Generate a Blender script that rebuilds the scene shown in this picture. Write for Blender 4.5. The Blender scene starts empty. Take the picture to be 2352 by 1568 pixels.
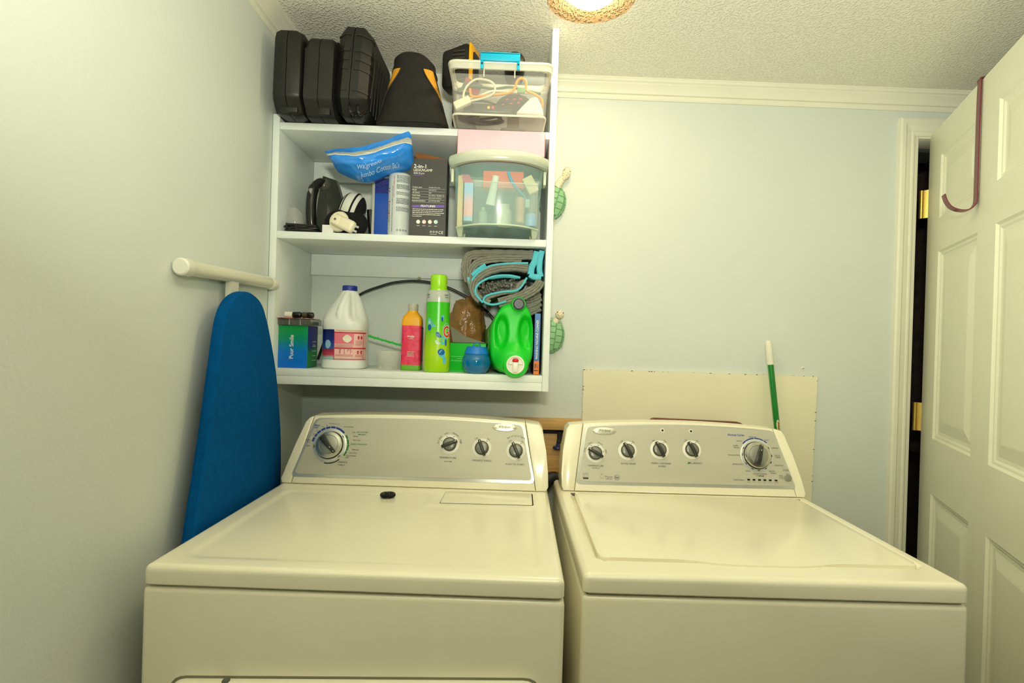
import bpy, bmesh, math, random
from mathutils import Vector, Matrix, noise
random.seed(7)
S = bpy.context.scene
C = S.collection
PI = math.pi
V = Vector

# ------------------------------------------------------------------ camera
cam_d = bpy.data.cameras.new('camera')
cam_d.sensor_width = 36.0
cam_d.lens = 1282.16 / 2352 * 36.0
cam_d.clip_start = 0.02
cam = bpy.data.objects.new('camera', cam_d)
C.objects.link(cam)
def _cam():
    yaw, pit, rol = 0.0207, -0.002, 0.0303
    fw = V((math.sin(yaw) * math.cos(pit), math.cos(yaw) * math.cos(pit), math.sin(pit)))
    rt = V((math.cos(yaw), -math.sin(yaw), 0)); up = rt.cross(fw)
    r2 = rt * math.cos(rol) + up * math.sin(rol); u2 = -rt * math.sin(rol) + up * math.cos(rol)
    m = Matrix((r2, u2, -fw)).transposed().to_4x4()
    m.translation = V((0, 0, 1.3248))
    cam.matrix_world = m
_cam()
S.camera = cam

# ------------------------------------------------------------------ world, lights, exposure
w = bpy.data.worlds.new('world'); S.world = w; w.use_nodes = True
w.node_tree.nodes['Background'].inputs[0].default_value = (0.75, 0.8, 0.7, 1)
w.node_tree.nodes['Background'].inputs[1].default_value = 0.05
LENS_STRENGTH = 42.0
LENS_COLOR = (1.0, 0.78, 0.48)
fl = bpy.data.lights.new('camera_flash', 'AREA'); fl.shape = 'DISK'; fl.size = 0.16
fl.energy = 30.0; fl.color = (1.0, 0.995, 0.80)
flo = bpy.data.objects.new('camera_flash', fl); C.objects.link(flo)
flo.location = (0.02, -0.05, 1.57); flo.rotation_euler = (math.radians(148), 0, math.radians(-36))   # head tilted up and to the right
S.view_settings.view_transform = 'Standard'; S.view_settings.look = 'None'
S.view_settings.gamma = 1.0; S.view_settings.use_curve_mapping = False
S.view_settings.exposure = 0.18
S.cycles.max_bounces = 7; S.cycles.diffuse_bounces = 4; S.cycles.caustics_reflective = False; S.cycles.caustics_refractive = False

# ------------------------------------------------------------------ materials
def lin(c):
    c = c / 255.0
    return c / 12.92 if c <= 0.04045 else ((c + 0.055) / 1.055) ** 2.4
def rgb(c): return tuple(lin(x) for x in c) + (1.0,)
_M = {}
def mat(name, col=(200, 200, 200), rough=0.5, metal=0.0, var=0.06, vs=8.0, bump=0.0, bs=60.0, alpha=1.0, emit=0.0, ecol=None, coat=0.0, spec=0.5, col2=None, stretch=None, detail=3.0, sheen=0.0, c2lo=0.45, c2hi=0.55):
    if name in _M: return _M[name]
    m = bpy.data.materials.new(name); m.use_nodes = True
    nt = m.node_tree; b = nt.nodes['Principled BSDF']; L = nt.links
    base = rgb(col)
    tc = nt.nodes.new('ShaderNodeTexCoord'); mp = nt.nodes.new('ShaderNodeMapping')
    L.new(tc.outputs['Object'], mp.inputs[0])
    if stretch: mp.inputs['Scale'].default_value = stretch
    n1 = nt.nodes.new('ShaderNodeTexNoise'); n1.inputs['Scale'].default_value = vs; n1.inputs['Detail'].default_value = detail
    L.new(mp.outputs[0], n1.inputs[0])
    cr = nt.nodes.new('ShaderNodeValToRGB'); L.new(n1.outputs[0], cr.inputs[0])
    if col2 is None:
        cr.color_ramp.elements[0].position = 0.3; cr.color_ramp.elements[1].position = 0.7
        cr.color_ramp.elements[0].color = tuple(x * (1 - var) for x in base[:3]) + (1,)
        cr.color_ramp.elements[1].color = tuple(min(1, x * (1 + var * 0.6)) for x in base[:3]) + (1,)
    else:
        cr.color_ramp.elements[0].position = c2lo; cr.color_ramp.elements[1].position = c2hi
        cr.color_ramp.elements[0].color = base; cr.color_ramp.elements[1].color = rgb(col2)
    L.new(cr.outputs[0], b.inputs['Base Color'])
    b.inputs['Roughness'].default_value = rough; b.inputs['Metallic'].default_value = metal
    b.inputs['Specular IOR Level'].default_value = spec
    if coat: b.inputs['Coat Weight'].default_value = coat; b.inputs['Coat Roughness'].default_value = 0.12
    if sheen: b.inputs['Sheen Weight'].default_value = sheen; b.inputs['Sheen Roughness'].default_value = 0.5
    if alpha < 1: b.inputs['Alpha'].default_value = alpha
    if emit:
        b.inputs['Emission Strength'].default_value = emit
        b.inputs['Emission Color'].default_value = tuple(ecol) + (1,)
    if bump:
        n2 = nt.nodes.new('ShaderNodeTexNoise'); n2.inputs['Scale'].default_value = bs; n2.inputs['Detail'].default_value = 2
        L.new(mp.outputs[0], n2.inputs[0])
        bp = nt.nodes.new('ShaderNodeBump'); bp.inputs['Strength'].default_value = 1.0; bp.inputs['Distance'].default_value = bump
        L.new(n2.outputs[0], bp.inputs['Height']); L.new(bp.outputs[0], b.inputs['Normal'])
    _M[name] = m
    return m
def grad_mat(name, stops, axis=2, z0=0.0, z1=1.0, rough=0.4, noise_amt=0.0, coat=0.0, alpha=1.0):
    """colour printed along an object axis between z0 and z1"""
    m = bpy.data.materials.new(name); m.use_nodes = True
    nt = m.node_tree; b = nt.nodes['Principled BSDF']; L = nt.links
    tc = nt.nodes.new('ShaderNodeTexCoord'); sp = nt.nodes.new('ShaderNodeSeparateXYZ'); L.new(tc.outputs['Object'], sp.inputs[0])
    mr = nt.nodes.new('ShaderNodeMapRange'); mr.inputs[1].default_value = z0; mr.inputs[2].default_value = z1
    L.new(sp.outputs[axis], mr.inputs[0]); src = mr.outputs[0]
    if noise_amt:
        n = nt.nodes.new('ShaderNodeTexNoise'); n.inputs['Scale'].default_value = 18; L.new(tc.outputs['Object'], n.inputs[0])
        ma = nt.nodes.new('ShaderNodeMath'); ma.operation = 'MULTIPLY_ADD'; ma.inputs[1].default_value = noise_amt
        L.new(n.outputs[0], ma.inputs[0]); L.new(src, ma.inputs[2]); src = ma.outputs[0]
    cr = nt.nodes.new('ShaderNodeValToRGB'); L.new(src, cr.inputs[0])
    e = cr.color_ramp.elements
    e[0].position = stops[0][0]; e[0].color = rgb(stops[0][1]); e[1].position = stops[-1][0]; e[1].color = rgb(stops[-1][1])
    for p, c in stops[1:-1]:
        k = e.new(p); k.color = rgb(c)
    L.new(cr.outputs[0], b.inputs['Base Color']); b.inputs['Roughness'].default_value = rough
    if coat: b.inputs['Coat Weight'].default_value = coat
    if alpha < 1: b.inputs['Alpha'].default_value = alpha
    return m

# ------------------------------------------------------------------ mesh helpers
def xf(vs, m):
    for v in vs: v.co = m @ v.co
def box(bm, x0, x1, y0, y1, z0, z1, b=0.0, seg=2, m=None, skip=None):
    co = [(x, y, z) for z in (z0, z1) for y in (y0, y1) for x in (x0, x1)]
    vs = [bm.verts.new(c) for c in co]
    fs = [bm.faces.new([vs[i] for i in q]) for q in ((0, 2, 3, 1), (4, 5, 7, 6), (0, 1, 5, 4), (2, 6, 7, 3), (0, 4, 6, 2), (1, 3, 7, 5))]
    if b:
        es = set(e for f in fs for e in f.edges)
        if skip: es = [e for e in es if not skip(e.verts[0].co, e.verts[1].co)]
        r = bmesh.ops.bevel(bm, geom=list(es), offset=b, segments=seg, affect='EDGES', profile=0.5, clamp_overlap=True)
        allv = set(v for f in r['faces'] for v in f.verts) | set(v for f in fs if f.is_valid for v in f.verts)
        vs = list(allv)
    if m is not None: xf(vs, m)
    return vs
def loft(bm, secs, cap=True, closed=True):
    rows = [[bm.verts.new(p) for p in s] for s in secs]
    n = len(rows[0])
    for a, c in zip(rows[:-1], rows[1:]):
        for i in range(n if closed else n - 1):
            j = (i + 1) % n
            bm.faces.new((a[i], a[j], c[j], c[i]))
    if cap and closed:
        bm.faces.new(rows[0][::-1]); bm.faces.new(rows[-1])
    return [v for r in rows for v in r]
def prism(bm, poly, f0, f1, b=0.0, seg=2):
    """polygon (list of 2-tuples) swept between f0(p) and f1(p); b bevels the f1 rim"""
    a = [bm.verts.new(f0(p)) for p in poly]; c = [bm.verts.new(f1(p)) for p in poly]
    n = len(poly)
    for i in range(n):
        j = (i + 1) % n
        bm.faces.new((a[i], a[j], c[j], c[i]))
    bm.faces.new(a[::-1]); top = bm.faces.new(c)
    if b:
        bmesh.ops.bevel(bm, geom=list(top.edges), offset=b, segments=seg, affect='EDGES', profile=0.5, clamp_overlap=True)
def lathe(bm, prof, c=(0, 0, 0), n=28, m=None, sx=1.0, sy=1.0, se=2.0, cap=True):
    c = V(c); secs = []
    for r, z in prof:
        s = []
        for i in range(n):
            t = 2 * PI * i / n; cx, sn = math.cos(t), math.sin(t)
            if se != 2.0:
                cx = math.copysign(abs(cx) ** (2 / se), cx); sn = math.copysign(abs(sn) ** (2 / se), sn)
            s.append(c + V((r * cx * sx, r * sn * sy, z)))
        secs.append(s)
    if m is not None: secs = [[m @ p for p in s] for s in secs]
    return loft(bm, secs, cap)
def ell(bm, c, r, nu=18, nv=10, m=None, fn=None):
    c = V(c); rows = []
    for j in range(1, nv):
        ph = PI * j / nv
        row = []
        for i in range(nu):
            th = 2 * PI * i / nu
            d = V((math.sin(ph) * math.cos(th), math.sin(ph) * math.sin(th), -math.cos(ph)))
            k = fn(d) if fn else 1.0
            p = V((d.x * r[0] * k, d.y * r[1] * k, d.z * r[2] * k)) + c
            row.append(m @ p if m else p)
        rows.append(row)
    vs = loft(bm, rows, cap=False)
    kb = fn(V((0, 0, -1))) if fn else 1; kt = fn(V((0, 0, 1))) if fn else 1
    b0 = c - V((0, 0, r[2] * kb)); t0 = c + V((0, 0, r[2] * kt))
    b0 = bm.verts.new(m @ b0 if m else b0); t0 = bm.verts.new(m @ t0 if m else t0)
    R = vs[:nu]; T = vs[-nu:]
    for i in range(nu):
        j = (i + 1) % nu
        bm.faces.new((b0, R[j], R[i])); bm.faces.new((t0, T[i], T[j]))
def surf(bm, fn, nu, nv, cu=False, cv=False):
    g = [[bm.verts.new(fn(i / nu, j / nv)) for j in range(nv + (0 if cv else 1))] for i in range(nu + (0 if cu else 1))]
    A, B = len(g), len(g[0])
    for i in range(nu):
        for j in range(nv):
            bm.faces.new((g[i][j], g[(i + 1) % A][j], g[(i + 1) % A][(j + 1) % B], g[i][(j + 1) % B]))
    return g
def tube(bm, pts, r, n=8, closed=False, cap=True, flat=1.0):
    pts = [V(p) for p in pts]; N = len(pts)
    rs = r if isinstance(r, (list, tuple)) else [r] * N
    tan = []
    for i in range(N):
        if closed: t = pts[(i + 1) % N] - pts[i - 1]
        else: t = pts[min(i + 1, N - 1)] - pts[max(i - 1, 0)]
        tan.append(t.normalized() if t.length > 1e-9 else V((0, 0, 1)))
    ref = V((0, 0, 1)) if abs(tan[0].z) < 0.9 else V((0, 1, 0))
    nrm = (ref - tan[0] * ref.dot(tan[0])).normalized()
    secs = []
    for i in range(N):
        nrm = nrm - tan[i] * nrm.dot(tan[i])
        nrm = nrm.normalized() if nrm.length > 1e-6 else tan[i].orthogonal().normalized()
        bn = tan[i].cross(nrm)
        secs.append([pts[i] + nrm * (rs[i] * math.cos(2 * PI * k / n)) + bn * (rs[i] * flat * math.sin(2 * PI * k / n)) for k in range(n)])
    if closed: secs.append(secs[0])
    loft(bm, secs, cap and not closed)
def cat(pts, k=8, closed=False):
    pts = [V(p) for p in pts]; N = len(pts); out = []
    rng = range(N) if closed else range(N - 1)
    for i in rng:
        g = (lambda q: pts[q % N]) if closed else (lambda q: pts[max(0, min(N - 1, q))])
        p0, p1, p2, p3 = g(i - 1), g(i), g(i + 1), g(i + 2)
        for s in range(k):
            t = s / k
            out.append(0.5 * ((2 * p1) + (p2 - p0) * t + (2 * p0 - 5 * p1 + 4 * p2 - p3) * t * t + (3 * p1 - p0 - 3 * p2 + p3) * t ** 3))
    if not closed: out.append(pts[-1])
    return out
def rpoly(pts, r, n=5):
    out = []; N = len(pts)
    for i in range(N):
        p = V(pts[i]).to_2d() if len(pts[i]) > 2 else V(pts[i]); a = V(pts[i - 1]); c = V(pts[(i + 1) % N])
        rr = r[i] if isinstance(r, (list, tuple)) else r
        da = (a - p); dc = (c - p); k = min(rr, da.length * 0.49, dc.length * 0.49)
        if k < 1e-6: out.append((p.x, p.y)); continue
        p0 = p + da.normalized() * k; p1 = p + dc.normalized() * k
        for s in range(n + 1):
            t = s / n; q = p0 * (1 - t) ** 2 + p * 2 * t * (1 - t) + p1 * t * t
            out.append((q.x, q.y))
    return out
def circ(x, y, r, n=24, ry=None): return [(x + r * math.cos(2 * PI * i / n), y + (ry or r) * math.sin(2 * PI * i / n)) for i in range(n)]
def flat(bm, poly, fn):
    """flat print: polygon mapped on a surface by fn(x, y)"""
    vs = [bm.verts.new(fn(*p)) for p in poly]
    if len(vs) > 2: bm.faces.new(vs)
def bar(bm, x0, x1, y0, y1, fn, n=1):
    for i in range(n):
        a = x0 + (x1 - x0) * i / n; b_ = x0 + (x1 - x0) * (i + 1) / n
        flat(bm, [(a, y0), (b_, y0), (b_, y1), (a, y1)], fn)
def arcband(bm, cx, cy, r0, r1, a0, a1, fn, n=10):
    for i in range(n):
        t0 = math.radians(a0 + (a1 - a0) * i / n); t1 = math.radians(a0 + (a1 - a0) * (i + 1) / n)
        flat(bm, [(cx + r * math.cos(t), cy + r * math.sin(t)) for r, t in ((r0, t0), (r1, t0), (r1, t1), (r0, t1))], fn)
def greek(bm, x0, x1, y, h, fn, seed=0):
    """a line of print too small to read"""
    rr = random.Random(seed); x = x0
    while x < x1 - h * 0.6:
        wd = min(x1 - x, h * rr.uniform(0.9, 3.4)); bar(bm, x, x + wd, y, y + h * rr.uniform(.75, 1), fn); x += wd + h * 0.55
_TC = {}
def glyphs(s, bold):
    k = (s, bold)
    if k not in _TC:
        cu = bpy.data.curves.new('t', 'FONT'); cu.body = s; cu.resolution_u = 3; cu.align_x = 'CENTER'; cu.align_y = 'CENTER'; cu.offset = bold
        o = bpy.data.objects.new('t', cu); C.objects.link(o)
        dg = bpy.context.evaluated_depsgraph_get(); me = o.evaluated_get(dg).to_mesh()
        vs = [(v.co.x, v.co.y) for v in me.vertices]; fs = [tuple(p.vertices) for p in me.polygons]
        xs = [v[0] for v in vs] or [0]; ys = [v[1] for v in vs] or [0]
        mx = (min(xs) + max(xs)) / 2; my = 0.0
        _TC[k] = ([(a - mx, b_ - my) for a, b_ in vs], fs, max(xs) - min(xs))
        o.evaluated_get(dg).to_mesh_clear(); bpy.data.objects.remove(o); bpy.data.curves.remove(cu)
    return _TC[k]
def text(bm, s, x, y, size, fn, width=None, rot=0.0, bold=0.0, shear=0.0, align='C'):
    vs, fs, wd = glyphs(s, bold)
    k = size if width is None else width / max(wd, 1e-6)
    ky = size
    off = 0 if align == 'C' else (wd * k / 2 if align == 'L' else -wd * k / 2)
    cr, sr = math.cos(rot), math.sin(rot); nv = []
    for a, b_ in vs:
        px = a * k + off + shear * b_ * ky; py = b_ * ky
        nv.append(bm.verts.new(fn(x + px * cr - py * sr, y + px * sr + py * cr)))
    for f in fs:
        try: bm.faces.new([nv[i] for i in f])
        except ValueError: pass
def arctext(bm, s, cx, cy, r, mid, size, fn, bold=0.0):
    """letters along an arc, centred on angle mid (degrees)"""
    ws = [max(glyphs(ch, bold)[2], .25) * size + size * 0.08 if ch != ' ' else size * .35 for ch in s]
    tot = sum(ws); a = math.radians(mid) + tot / r / 2
    for ch, wd in zip(s, ws):
        t = a - wd / r / 2
        if ch != ' ': text(bm, ch, cx + r * math.cos(t), cy + r * math.sin(t), size, fn, rot=t - PI / 2, bold=bold)
        a -= wd / r

# ------------------------------------------------------------------ object helpers
ORG = {}
def obj(name, bm, m, parent=None, smooth=True, ang=0.6, label=None, kind=None, double=False):
    me = bpy.data.meshes.new(name)
    if parent is not None and ORG.get(parent.name) is not None:
        bmesh.ops.translate(bm, verts=bm.verts[:], vec=-ORG[parent.name])
    bmesh.ops.recalc_face_normals(bm, faces=bm.faces[:])
    bm.to_mesh(me); bm.free()
    if smooth:
        me.polygons.foreach_set('use_smooth', [True] * len(me.polygons)); me.set_sharp_from_angle(angle=ang)
    me.materials.append(m)
    o = bpy.data.objects.new(name, me); C.objects.link(o)
    if parent is not None:
        o.parent = parent
        if ORG.get(parent.name) is not None: ORG[o.name] = ORG[parent.name]
    if label: o['label'] = label
    if kind: o['kind'] = kind
    return o
def tag(o, label, cat_, group=None):
    o['label'] = label; o['category'] = cat_
    if group: o['group'] = group
    return o
def thing(name, label, cat_, loc=(0, 0, 0), rot=None, group=None):
    """Empty at the base; without rot its parts are written in room coordinates, with rot in its own"""
    o = bpy.data.objects.new(name, None); C.objects.link(o); o.location = loc
    o.empty_display_size = 0.05
    if rot is not None: o.rotation_euler = rot
    else: ORG[o.name] = V(loc)
    return tag(o, label, cat_, group)
def one(name, bm, m, label, cat_, loc, group=None, **k):
    """a thing that is one mesh, origin at loc"""
    bmesh.ops.translate(bm, verts=bm.verts[:], vec=-V(loc))
    o = obj(name, bm, m, None, **k); o.location = loc
    return tag(o, label, cat_, group)
def struct(name, bm, m, parent=None, **k):
    o = obj(name, bm, m, parent, **k)
    if parent is None: o['kind'] = 'structure'
    return o
def BM(): return bmesh.new()

# common materials
ENAMEL = mat('white_enamel', (246, 240, 214), 0.22, var=0.02, coat=0.3)
TRIMW = mat('trim_paint', (238, 237, 220), 0.4, var=0.03)
SHELFW = mat('shelf_paint', (236, 242, 238), 0.42, var=0.04, vs=14)
BLACKP = mat('black_plastic', (26, 27, 25), 0.42, var=0.25, vs=40)
DARK = mat('dark_print', (45, 45, 42), 0.6)
CHROME = mat('chrome', (225, 225, 225), 0.12, 1.0)
WHITEP = mat('white_plastic', (238, 236, 222), 0.35)

# ------------------------------------------------------------------ room
L_, B_, Z_ = -0.676, 1.94, 2.239
def wall_mat():
    m = mat('wall_paint', (219, 226, 220), 0.6, var=0.035, vs=1.7, bump=0.0005, bs=110)
    return m
WALL = wall_mat()
bm = BM(); box(bm, L_ - .1, 1.44, B_, B_ + .1, 0, Z_); box(bm, 2.26, 2.5, B_, B_ + .1, 0, Z_); box(bm, 1.44, 2.26, B_, B_ + .1, 2.092, Z_)
struct('wall_back', bm, WALL, smooth=False)
bm = BM(); box(bm, L_ - .1, L_, -2.6, B_, 0, Z_); struct('wall_left', bm, WALL, smooth=False)
bm = BM(); box(bm, 2.4, 2.5, -2.6, B_, 0, Z_); struct('wall_right', bm, WALL, smooth=False)
bm = BM(); box(bm, L_ - .1, 2.5, -2.7, -2.6, 0, Z_); struct('wall_rear', bm, mat('bounce_cut_panelling', (92, 72, 52), .6, var=.2, vs=6, stretch=(8, 8, 1)), smooth=False)  # unseen wall; dark panelling made up to cut bounce onto the machine fronts
bm = BM(); box(bm, L_ - .1, 2.6, -2.7, 4.0, -.05, 0)
struct('floor', bm, mat('floor_vinyl', (84, 66, 48), 0.5, var=0.2, vs=5), smooth=False)

# popcorn ceiling with the round opening of the recessed lamp
LX, LY, LR = 0.2135, 1.482, 0.118
bm = BM(); N = 48
outer = []
for i in range(N):
    t = 2 * PI * i / N; d = V((math.cos(t), math.sin(t))); x0, x1, y0, y1 = L_ - .1, 2.5, -2.7, B_ + .1
    k = min(((x1 - LX) / d.x if d.x > 1e-6 else (x0 - LX) / d.x if d.x < -1e-6 else 1e9), ((y1 - LY) / d.y if d.y > 1e-6 else (y0 - LY) / d.y if d.y < -1e-6 else 1e9))
    outer.append((LX + d.x * k, LY + d.y * k))
ring = circ(LX, LY, LR, N)
corners = [(2.5, B_ + .1), (L_ - .1, B_ + .1), (L_ - .1, -2.7), (2.5, -2.7)]
for z, fl_ in ((Z_, 0), (Z_ + .08, 1)):
    a = [bm.verts.new((x, y, z)) for x, y in ring]; c = [bm.verts.new((x, y, z)) for x, y in outer]
    for i in range(N):
        j = (i + 1) % N; extra = []
        for q in corners:
            t = math.atan2(q[1] - LY, q[0] - LX) % (2 * PI); t0 = 2 * PI * i / N; t1 = 2 * PI * (i + 1) / N
            if t0 + 1e-6 < t < t1 - 1e-6: extra.append(bm.verts.new((q[0], q[1], z)))
        bm.faces.new([a[i], c[i]] + extra + [c[j], a[j]])
cm = bpy.data.materials.new('popcorn_ceiling'); cm.use_nodes = True
def popcorn(m, col, rough=0.6, dist=0.0017):
    nt = m.node_tree; b = nt.nodes['Principled BSDF']; b.inputs['Roughness'].default_value = rough
    b.inputs['Base Color'].default_value = rgb(col); b.inputs['Specular IOR Level'].default_value = 0.35
    tc = nt.nodes.new('ShaderNodeTexCoord')
    mp = nt.nodes.new('ShaderNodeMapping'); nt.links.new(tc.outputs['Object'], mp.inputs[0]); mp.inputs['Rotation'].default_value = (0, 0, .6); mp.inputs['Scale'].default_value = (1, .85, 1)
    n1 = nt.nodes.new('ShaderNodeTexNoise'); n1.inputs['Scale'].default_value = 150; n1.inputs['Detail'].default_value = 2
    n2 = nt.nodes.new('ShaderNodeTexVoronoi'); n2.inputs['Scale'].default_value = 150; n2.feature = 'SMOOTH_F1'
    nt.links.new(mp.outputs[0], n1.inputs[0]); nt.links.new(mp.outputs[0], n2.inputs[0])
    rp = nt.nodes.new('ShaderNodeMapRange'); rp.interpolation_type = 'SMOOTHSTEP'; rp.inputs[1].default_value = .46; rp.inputs[2].default_value = .68
    nt.links.new(n1.outputs[0], rp.inputs[0])
    ma = nt.nodes.new('ShaderNodeMath'); ma.operation = 'MULTIPLY_ADD'; ma.inputs[1].default_value = -.25; nt.links.new(n2.outputs[0], ma.inputs[0]); nt.links.new(rp.outputs[0], ma.inputs[2])
    bp = nt.nodes.new('ShaderNodeBump'); bp.inputs['Distance'].default_value = dist; bp.inputs['Strength'].default_value = 1.0
    nt.links.new(ma.outputs[0], bp.inputs['Height']); nt.links.new(bp.outputs[0], b.inputs['Normal'])
popcorn(cm, (246, 243, 230))
struct('ceiling', bm, cm, smooth=False)

# recessed ceiling lamp
lamp = thing('recessed_ceiling_lamp', 'round recessed ceiling lamp with tan cone and glowing white lens', 'lamp', (LX, LY, Z_))
tm = bpy.data.materials.new('tan_reflector'); tm.use_nodes = True; popcorn(tm, (124, 106, 78), 0.7, 0.003)
bm = BM()
surf(bm, lambda i, j: V((LX + (LR - .047 * j) * math.cos(i * 2 * PI), LY + (LR - .047 * j) * math.sin(i * 2 * PI), Z_ + .026 * j)), 48, 5, cu=True)
obj('reflector_cone', bm, tm, lamp)
bm = BM(); lathe(bm, [(.072, .030), (.071, .022), (.064, .010), (.050, -.002), (.032, -.010), (.012, -.014)], (LX, LY, Z_), 36)
obj('lens', bm, mat('lamp_lens', (255, 250, 240), 0.5, emit=LENS_STRENGTH, ecol=LENS_COLOR), lamp)
bm = BM(); box(bm, LX - .12, LX + .12, LY - .12, LY + .12, Z_ + .045, Z_ + .06); obj('housing', bm, BLACKP, lamp)

# crown mouldings
prof = [(0, 0), (0, -.066), (.005, -.066), (.008, -.061), (.008, -.054), (.004, -.052), (.004, -.049), (.011, -.047), (.012, -.041), (.015, -.034), (.020, -.026), (.026, -.019), (.027, -.016), (.033, -.012), (.034, -.006), (.036, -.004), (.036, 0)]
bm = BM(); loft(bm, [[(x, B_ - a, Z_ + b_) for a, b_ in prof] for x in (.1445, 2.4)])
struct('trim_1', bm, TRIMW, ang=.3)
bm = BM(); loft(bm, [[(L_ + a, y, Z_ + b_) for a, b_ in prof] for y in (-2.6, B_ - .04)])
struct('trim_2', bm, TRIMW, ang=.3)
# door casing: profiled boards with mitred head
cas = [(0, 0), (0, .016), (.006, .019), (.018, .019), (.026, .013), (.034, .012), (.042, .010), (.048, .012), (.054, .011), (.060, .006), (.060, 0)]
bm = BM()
secs = [[(1.376 + a, B_ - d, 0) for a, d in cas], [(1.376 + a, B_ - d, 2.145 - a) for a, d in cas], ]
loft(bm, secs)
loft(bm, [[(1.376 + a, B_ - d, 2.145 - a) for a, d in cas], [(2.33 - a, B_ - d, 2.145 - a) for a, d in cas]])
loft(bm, [[(2.33 - a, B_ - d, 2.145 - a) for a, d in cas], [(2.33 - a, B_ - d, 0) for a, d in cas]])
struct('trim_3', bm, TRIMW, ang=.3)
bm = BM(); box(bm, 1.436, 1.452, B_ - .001, B_ + .101, 0, 2.086, .002); box(bm, 1.452, 2.25, B_ + .0, B_ + .101, 2.080, 2.092, .002); box(bm, 2.25, 2.262, B_, B_ + .101, 0, 2.092)
struct('trim_4', bm, TRIMW)
# the dark closet beyond the door
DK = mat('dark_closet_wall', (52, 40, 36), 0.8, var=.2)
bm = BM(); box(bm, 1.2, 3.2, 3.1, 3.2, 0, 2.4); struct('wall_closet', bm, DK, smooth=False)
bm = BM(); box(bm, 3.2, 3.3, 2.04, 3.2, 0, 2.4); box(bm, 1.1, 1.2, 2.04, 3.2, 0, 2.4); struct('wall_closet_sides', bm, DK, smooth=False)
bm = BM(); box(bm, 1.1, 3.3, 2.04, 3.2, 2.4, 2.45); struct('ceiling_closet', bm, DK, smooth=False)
t = thing('closet_shelf', 'white closet shelf glimpsed high in the gap behind the door', 'shelf', (2.0, 2.55, 2.27))
bm = BM(); box(bm, 1.2, 3.2, 2.4, 2.75, 2.27, 2.288, .002); obj('shelf_board', bm, SHELFW, t)
bm = BM(); box(bm, 1.2, 3.2, 2.4, 2.418, 2.2, 2.268, .002); obj('cleat', bm, SHELFW, t)
def coat(x, y, col, label, stripe=None):
    t = thing('hanging_coat', label, 'coat', (x, y, 0.9))
    bm = BM(); rr = random.Random(int(x * 100))
    secs = []
    for k in range(9):
        z = 2.1 - k * .15; wd = .10 + .06 * min(1, k / 2) ; s = []
        for i in range(20):
            a = 2 * PI * i / 20; q = 1 + .12 * math.sin(5 * a + k) 
            s.append((x + .055 * math.cos(a) * q, y + wd * 1.3 * math.sin(a) * q, z))
        secs.append(s)
    loft(bm, secs); obj('cloth', bm, mat('coat_' + str(col[0]), col, .9, var=.4, vs=30, stretch=stripe), t)
    bm = BM(); tube(bm, cat([(x, y, 2.09), (x, y, 2.13), (x, y + .012, 2.145), (x, y, 2.158), (x, y - .012, 2.147)], 4), .002); obj('hanger_hook', bm, BLACKP, t)
coat(1.84, 2.4, (58, 44, 40), 'dark brown coat hanging just behind the upper door hinge gap')
coat(1.96, 2.6, (88, 82, 74), 'grey striped garment hanging deeper in the dark closet', (1, 1, 6))

# ------------------------------------------------------------------ six-panel door, swung open towards the camera
DA = 0.4068
door = bpy.data.objects.new('door_1', None); C.objects.link(door); door['kind'] = 'structure'
door.location = (1.497, 1.945, 0); door.rotation_euler = (0, 0, -(PI / 2 + DA))
DOORM = mat('door_paint', (236, 236, 214), 0.38, var=0.02, bump=.0006, bs=140)
DW, DH = 1.02, 2.088
xs = [0, .125, .455, .575, .905, DW]; zs = [.012, .45, .858, 1.04, 1.665, 1.775, 1.988, DH]
bm = BM()
gx = {}
def gv(x, z, y=0.0):
    k = (round(x, 4), round(z, 4), round(y, 4))
    if k not in gx: gx[k] = bm.verts.new((x, y, z))
    return gx[k]
pan = []
for i in range(5):
    for j in range(7):
        a = [gv(xs[i], zs[j]), gv(xs[i + 1], zs[j]), gv(xs[i + 1], zs[j + 1]), gv(xs[i], zs[j + 1])]
        if i in (1, 3) and j in (1, 3, 5): pan.append((xs[i], xs[i + 1], zs[j], zs[j + 1])); continue
        bm.faces.new(a)
T_ = .035
bk = [bm.verts.new(c) for c in ((0, T_, zs[0]), (DW, T_, zs[0]), (DW, T_, DH), (0, T_, DH))]
bm.faces.new(bk)
bm.faces.new([gv(x, zs[0]) for x in xs] + [bk[1], bk[0]]); bm.faces.new([gv(x, DH) for x in xs] + [bk[2], bk[3]])
bm.faces.new([gv(0, z) for z in zs] + [bk[3], bk[0]]); bm.faces.new([gv(DW, z) for z in zs] + [bk[2], bk[1]])
obj('door_leaf', bm, DOORM, door, smooth=False)
for x0, x1, z0, z1 in pan:
    bm = BM()
    steps = [(0, 0), (.006, .006), (.012, .0065), (.018, .010), (.028, .0105), (.062, .003), (.066, .0025)]
    rows = [[(x0 + d, y, z0 + d), (x1 - d, y, z0 + d), (x1 - d, y, z1 - d), (x0 + d, y, z1 - d)] for d, y in steps]
    loft(bm, rows, cap=False); vs = [bm.verts.new(c) for c in rows[-1]]; bm.faces.new(vs)
    bmesh.ops.remove_doubles(bm, verts=bm.verts[:], dist=1e-5)
    obj('panel', bm, DOORM, door, smooth=False)
BRASS = mat('brass', (230, 195, 110), 0.22, 1.0)
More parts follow.
